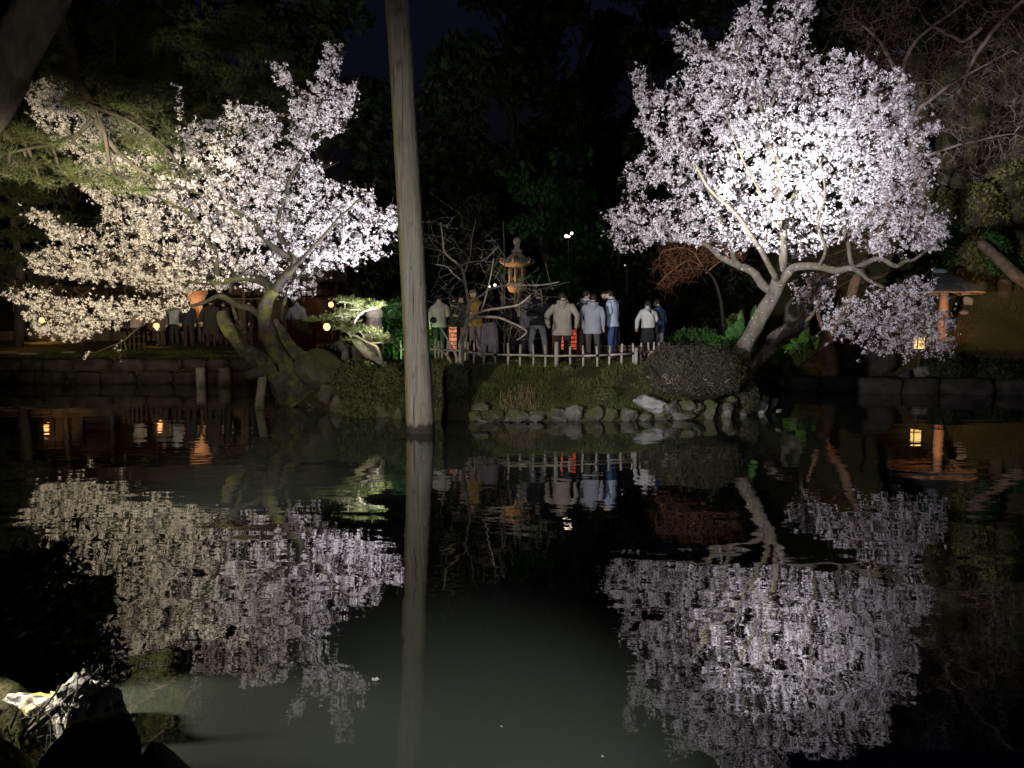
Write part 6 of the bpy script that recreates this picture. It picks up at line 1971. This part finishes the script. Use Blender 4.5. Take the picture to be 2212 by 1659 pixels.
# lattice lantern standing by the shelter near the water
lt = empty('garden_lantern', on(1985, 23.9), 'square lattice lantern glowing yellow behind the hanging blossom near the shelter', 'lantern')
LZ = 1.02
mb = MB(); box(mb, (0, 0, LZ), (.22, .22, .34), bev=.01); local(mb, 'paper', glow('yellow_paper', (1.0, .58, .17), 2.6), lt)
mb = MB(); tube(mb, [Vector((0, 0, -.1)), Vector((0, 0, LZ - .17))], [.045, .04], 8); local(mb, 'post', CHARWOOD, lt)
mb = MB(); box(mb, (0, 0, LZ - .185), (.32, .32, .03)); local(mb, 'base', CHARWOOD, lt)
for sx in (-1, 1):
    for sy in (-1, 1):
        mb = MB(); box(mb, (sx * .12, sy * .12, LZ), (.025, .025, .36)); local(mb, 'corner_bar', CHARWOOD, lt)
for z_ in (-.09, .0, .09):
    mb = MB()
    for sy in (-1, 1): box(mb, (0, sy * .118, LZ + z_), (.22, .012, .014)); box(mb, (sy * .118, 0, LZ + z_), (.012, .22, .014))
    local(mb, 'lattice_bar', CHARWOOD, lt)
mb = MB(); lathe(mb, (0, 0, LZ + .18), [(.24, 0), (.22, .03), (.03, .13)], 4, rot=math.pi / 4); local(mb, 'roof', CHARWOOD, lt)
spot('right_trunk_lamp', at(1862, 742, 23.2), at(1808, 690, 24.8), 34, (1.0, .6, .32), 80, .8, .05)
spot('right_wood_lamp', at(2180, 520, 27.5), at(2080, 200, 32), 230, (1.0, 0.84, 0.74), 95, .9, .1)
spot('right_slope_wash', at(2190, 660, 26.5), at(2120, 530, 30), 75, (1.0, 0.82, 0.5), 80, .9, .1)

# ------------------------------------------------------------------ petals afloat
PG = 'petals floating on the pond'
for px, py, sz, lab in ((811, 1472, .028, 'single white cherry flower floating left of the reflected post'), (706, 1416, .016, 'stray petal floating at the edge of the left reflection'), (1505, 1432, .014, 'stray petal floating left of the right reflection'), (1082, 1575, .010, 'tiny petal floating in the murky middle of the pond'), (1300, 1640, .011, 'tiny petal floating near the bottom of the right reflection')):
    t = (py - CY) / F
    ray = Vector(((px - CX) / F, CT - t * ST, -ST - t * CT))
    p = Vector((0, 0, CAMZ)) + ray * (CAMZ / -ray.z)
    mb = MB()
    v = [(0, 0, .012)]
    for j in range(5):
        a_ = j * 2 * math.pi / 5
        for da, rad, lift in ((-.55, .62, .012), (0, 1.0, .016), (.55, .62, .012)):
            v.append((sz * rad * math.cos(a_ + da), sz * rad * math.sin(a_ + da), lift))
    npet = 5 if sz > .02 else 2
    mb.add(v, [(0, 1 + 3 * j, 2 + 3 * j, 3 + 3 * j) for j in range(npet)])
    o = mb.build('petal', PETAL, origin=(0, 0, 0))
    o.location = (p.x, p.y, 0.0)
    tag(o, lab, 'petal', PG)
    first_petal = o if sz < .02 else None
for k in range(14):
    o = first_petal.copy(); COL.objects.link(o)
    o.location = (rng.uniform(-2.6, 2.8), rng.uniform(3.6, 9.0), 0.0)
    o.rotation_euler = (0, 0, rng.uniform(0, 6.28))
    sc_ = rng.uniform(.7, 1.5); o.scale = (sc_, sc_, 1)
    tag(o, 'lone tiny pale petal afloat on the dark pond', 'petal', 'tiny petals afloat on the open pond')

# ------------------------------------------------------------------ the floodlights themselves, left of the view
for i, (off, tgt, lab) in enumerate(((Vector((0, 0, -.06)), at(1720, 330, 17.5), 'black floodlight on the left bank aimed at the right cherry'), (Vector((-.45, -.05, -.1)), at(250, 470, 19.5), 'black floodlight on the left bank aimed at the left cherry'))):
    c = BANK + off
    fl = empty('floodlight', (c.x, c.y, gz(c.x, c.y)), lab, 'floodlight', 'floodlights on the near bank')
    dr = (Vector(tgt) - c).normalized()
    mb = MB(); tube(mb, [c - dr * .16, c - dr * .02], [.07, .12], 14); mb.build('housing', METAL, fl)
    mb = MB(); tube(mb, [c - dr * .02, c - dr * .012], [.11, .11], 14); mb.build('lens', glow('flood_lens', (1, .97, .92), 5), fl)
    mb = MB(); tube(mb, [Vector((c.x, c.y, gz(c.x, c.y) - .1)), c - dr * .1 - Vector((0, 0, .08))], [.025, .02], 6); mb.build('bracket', METAL, fl)
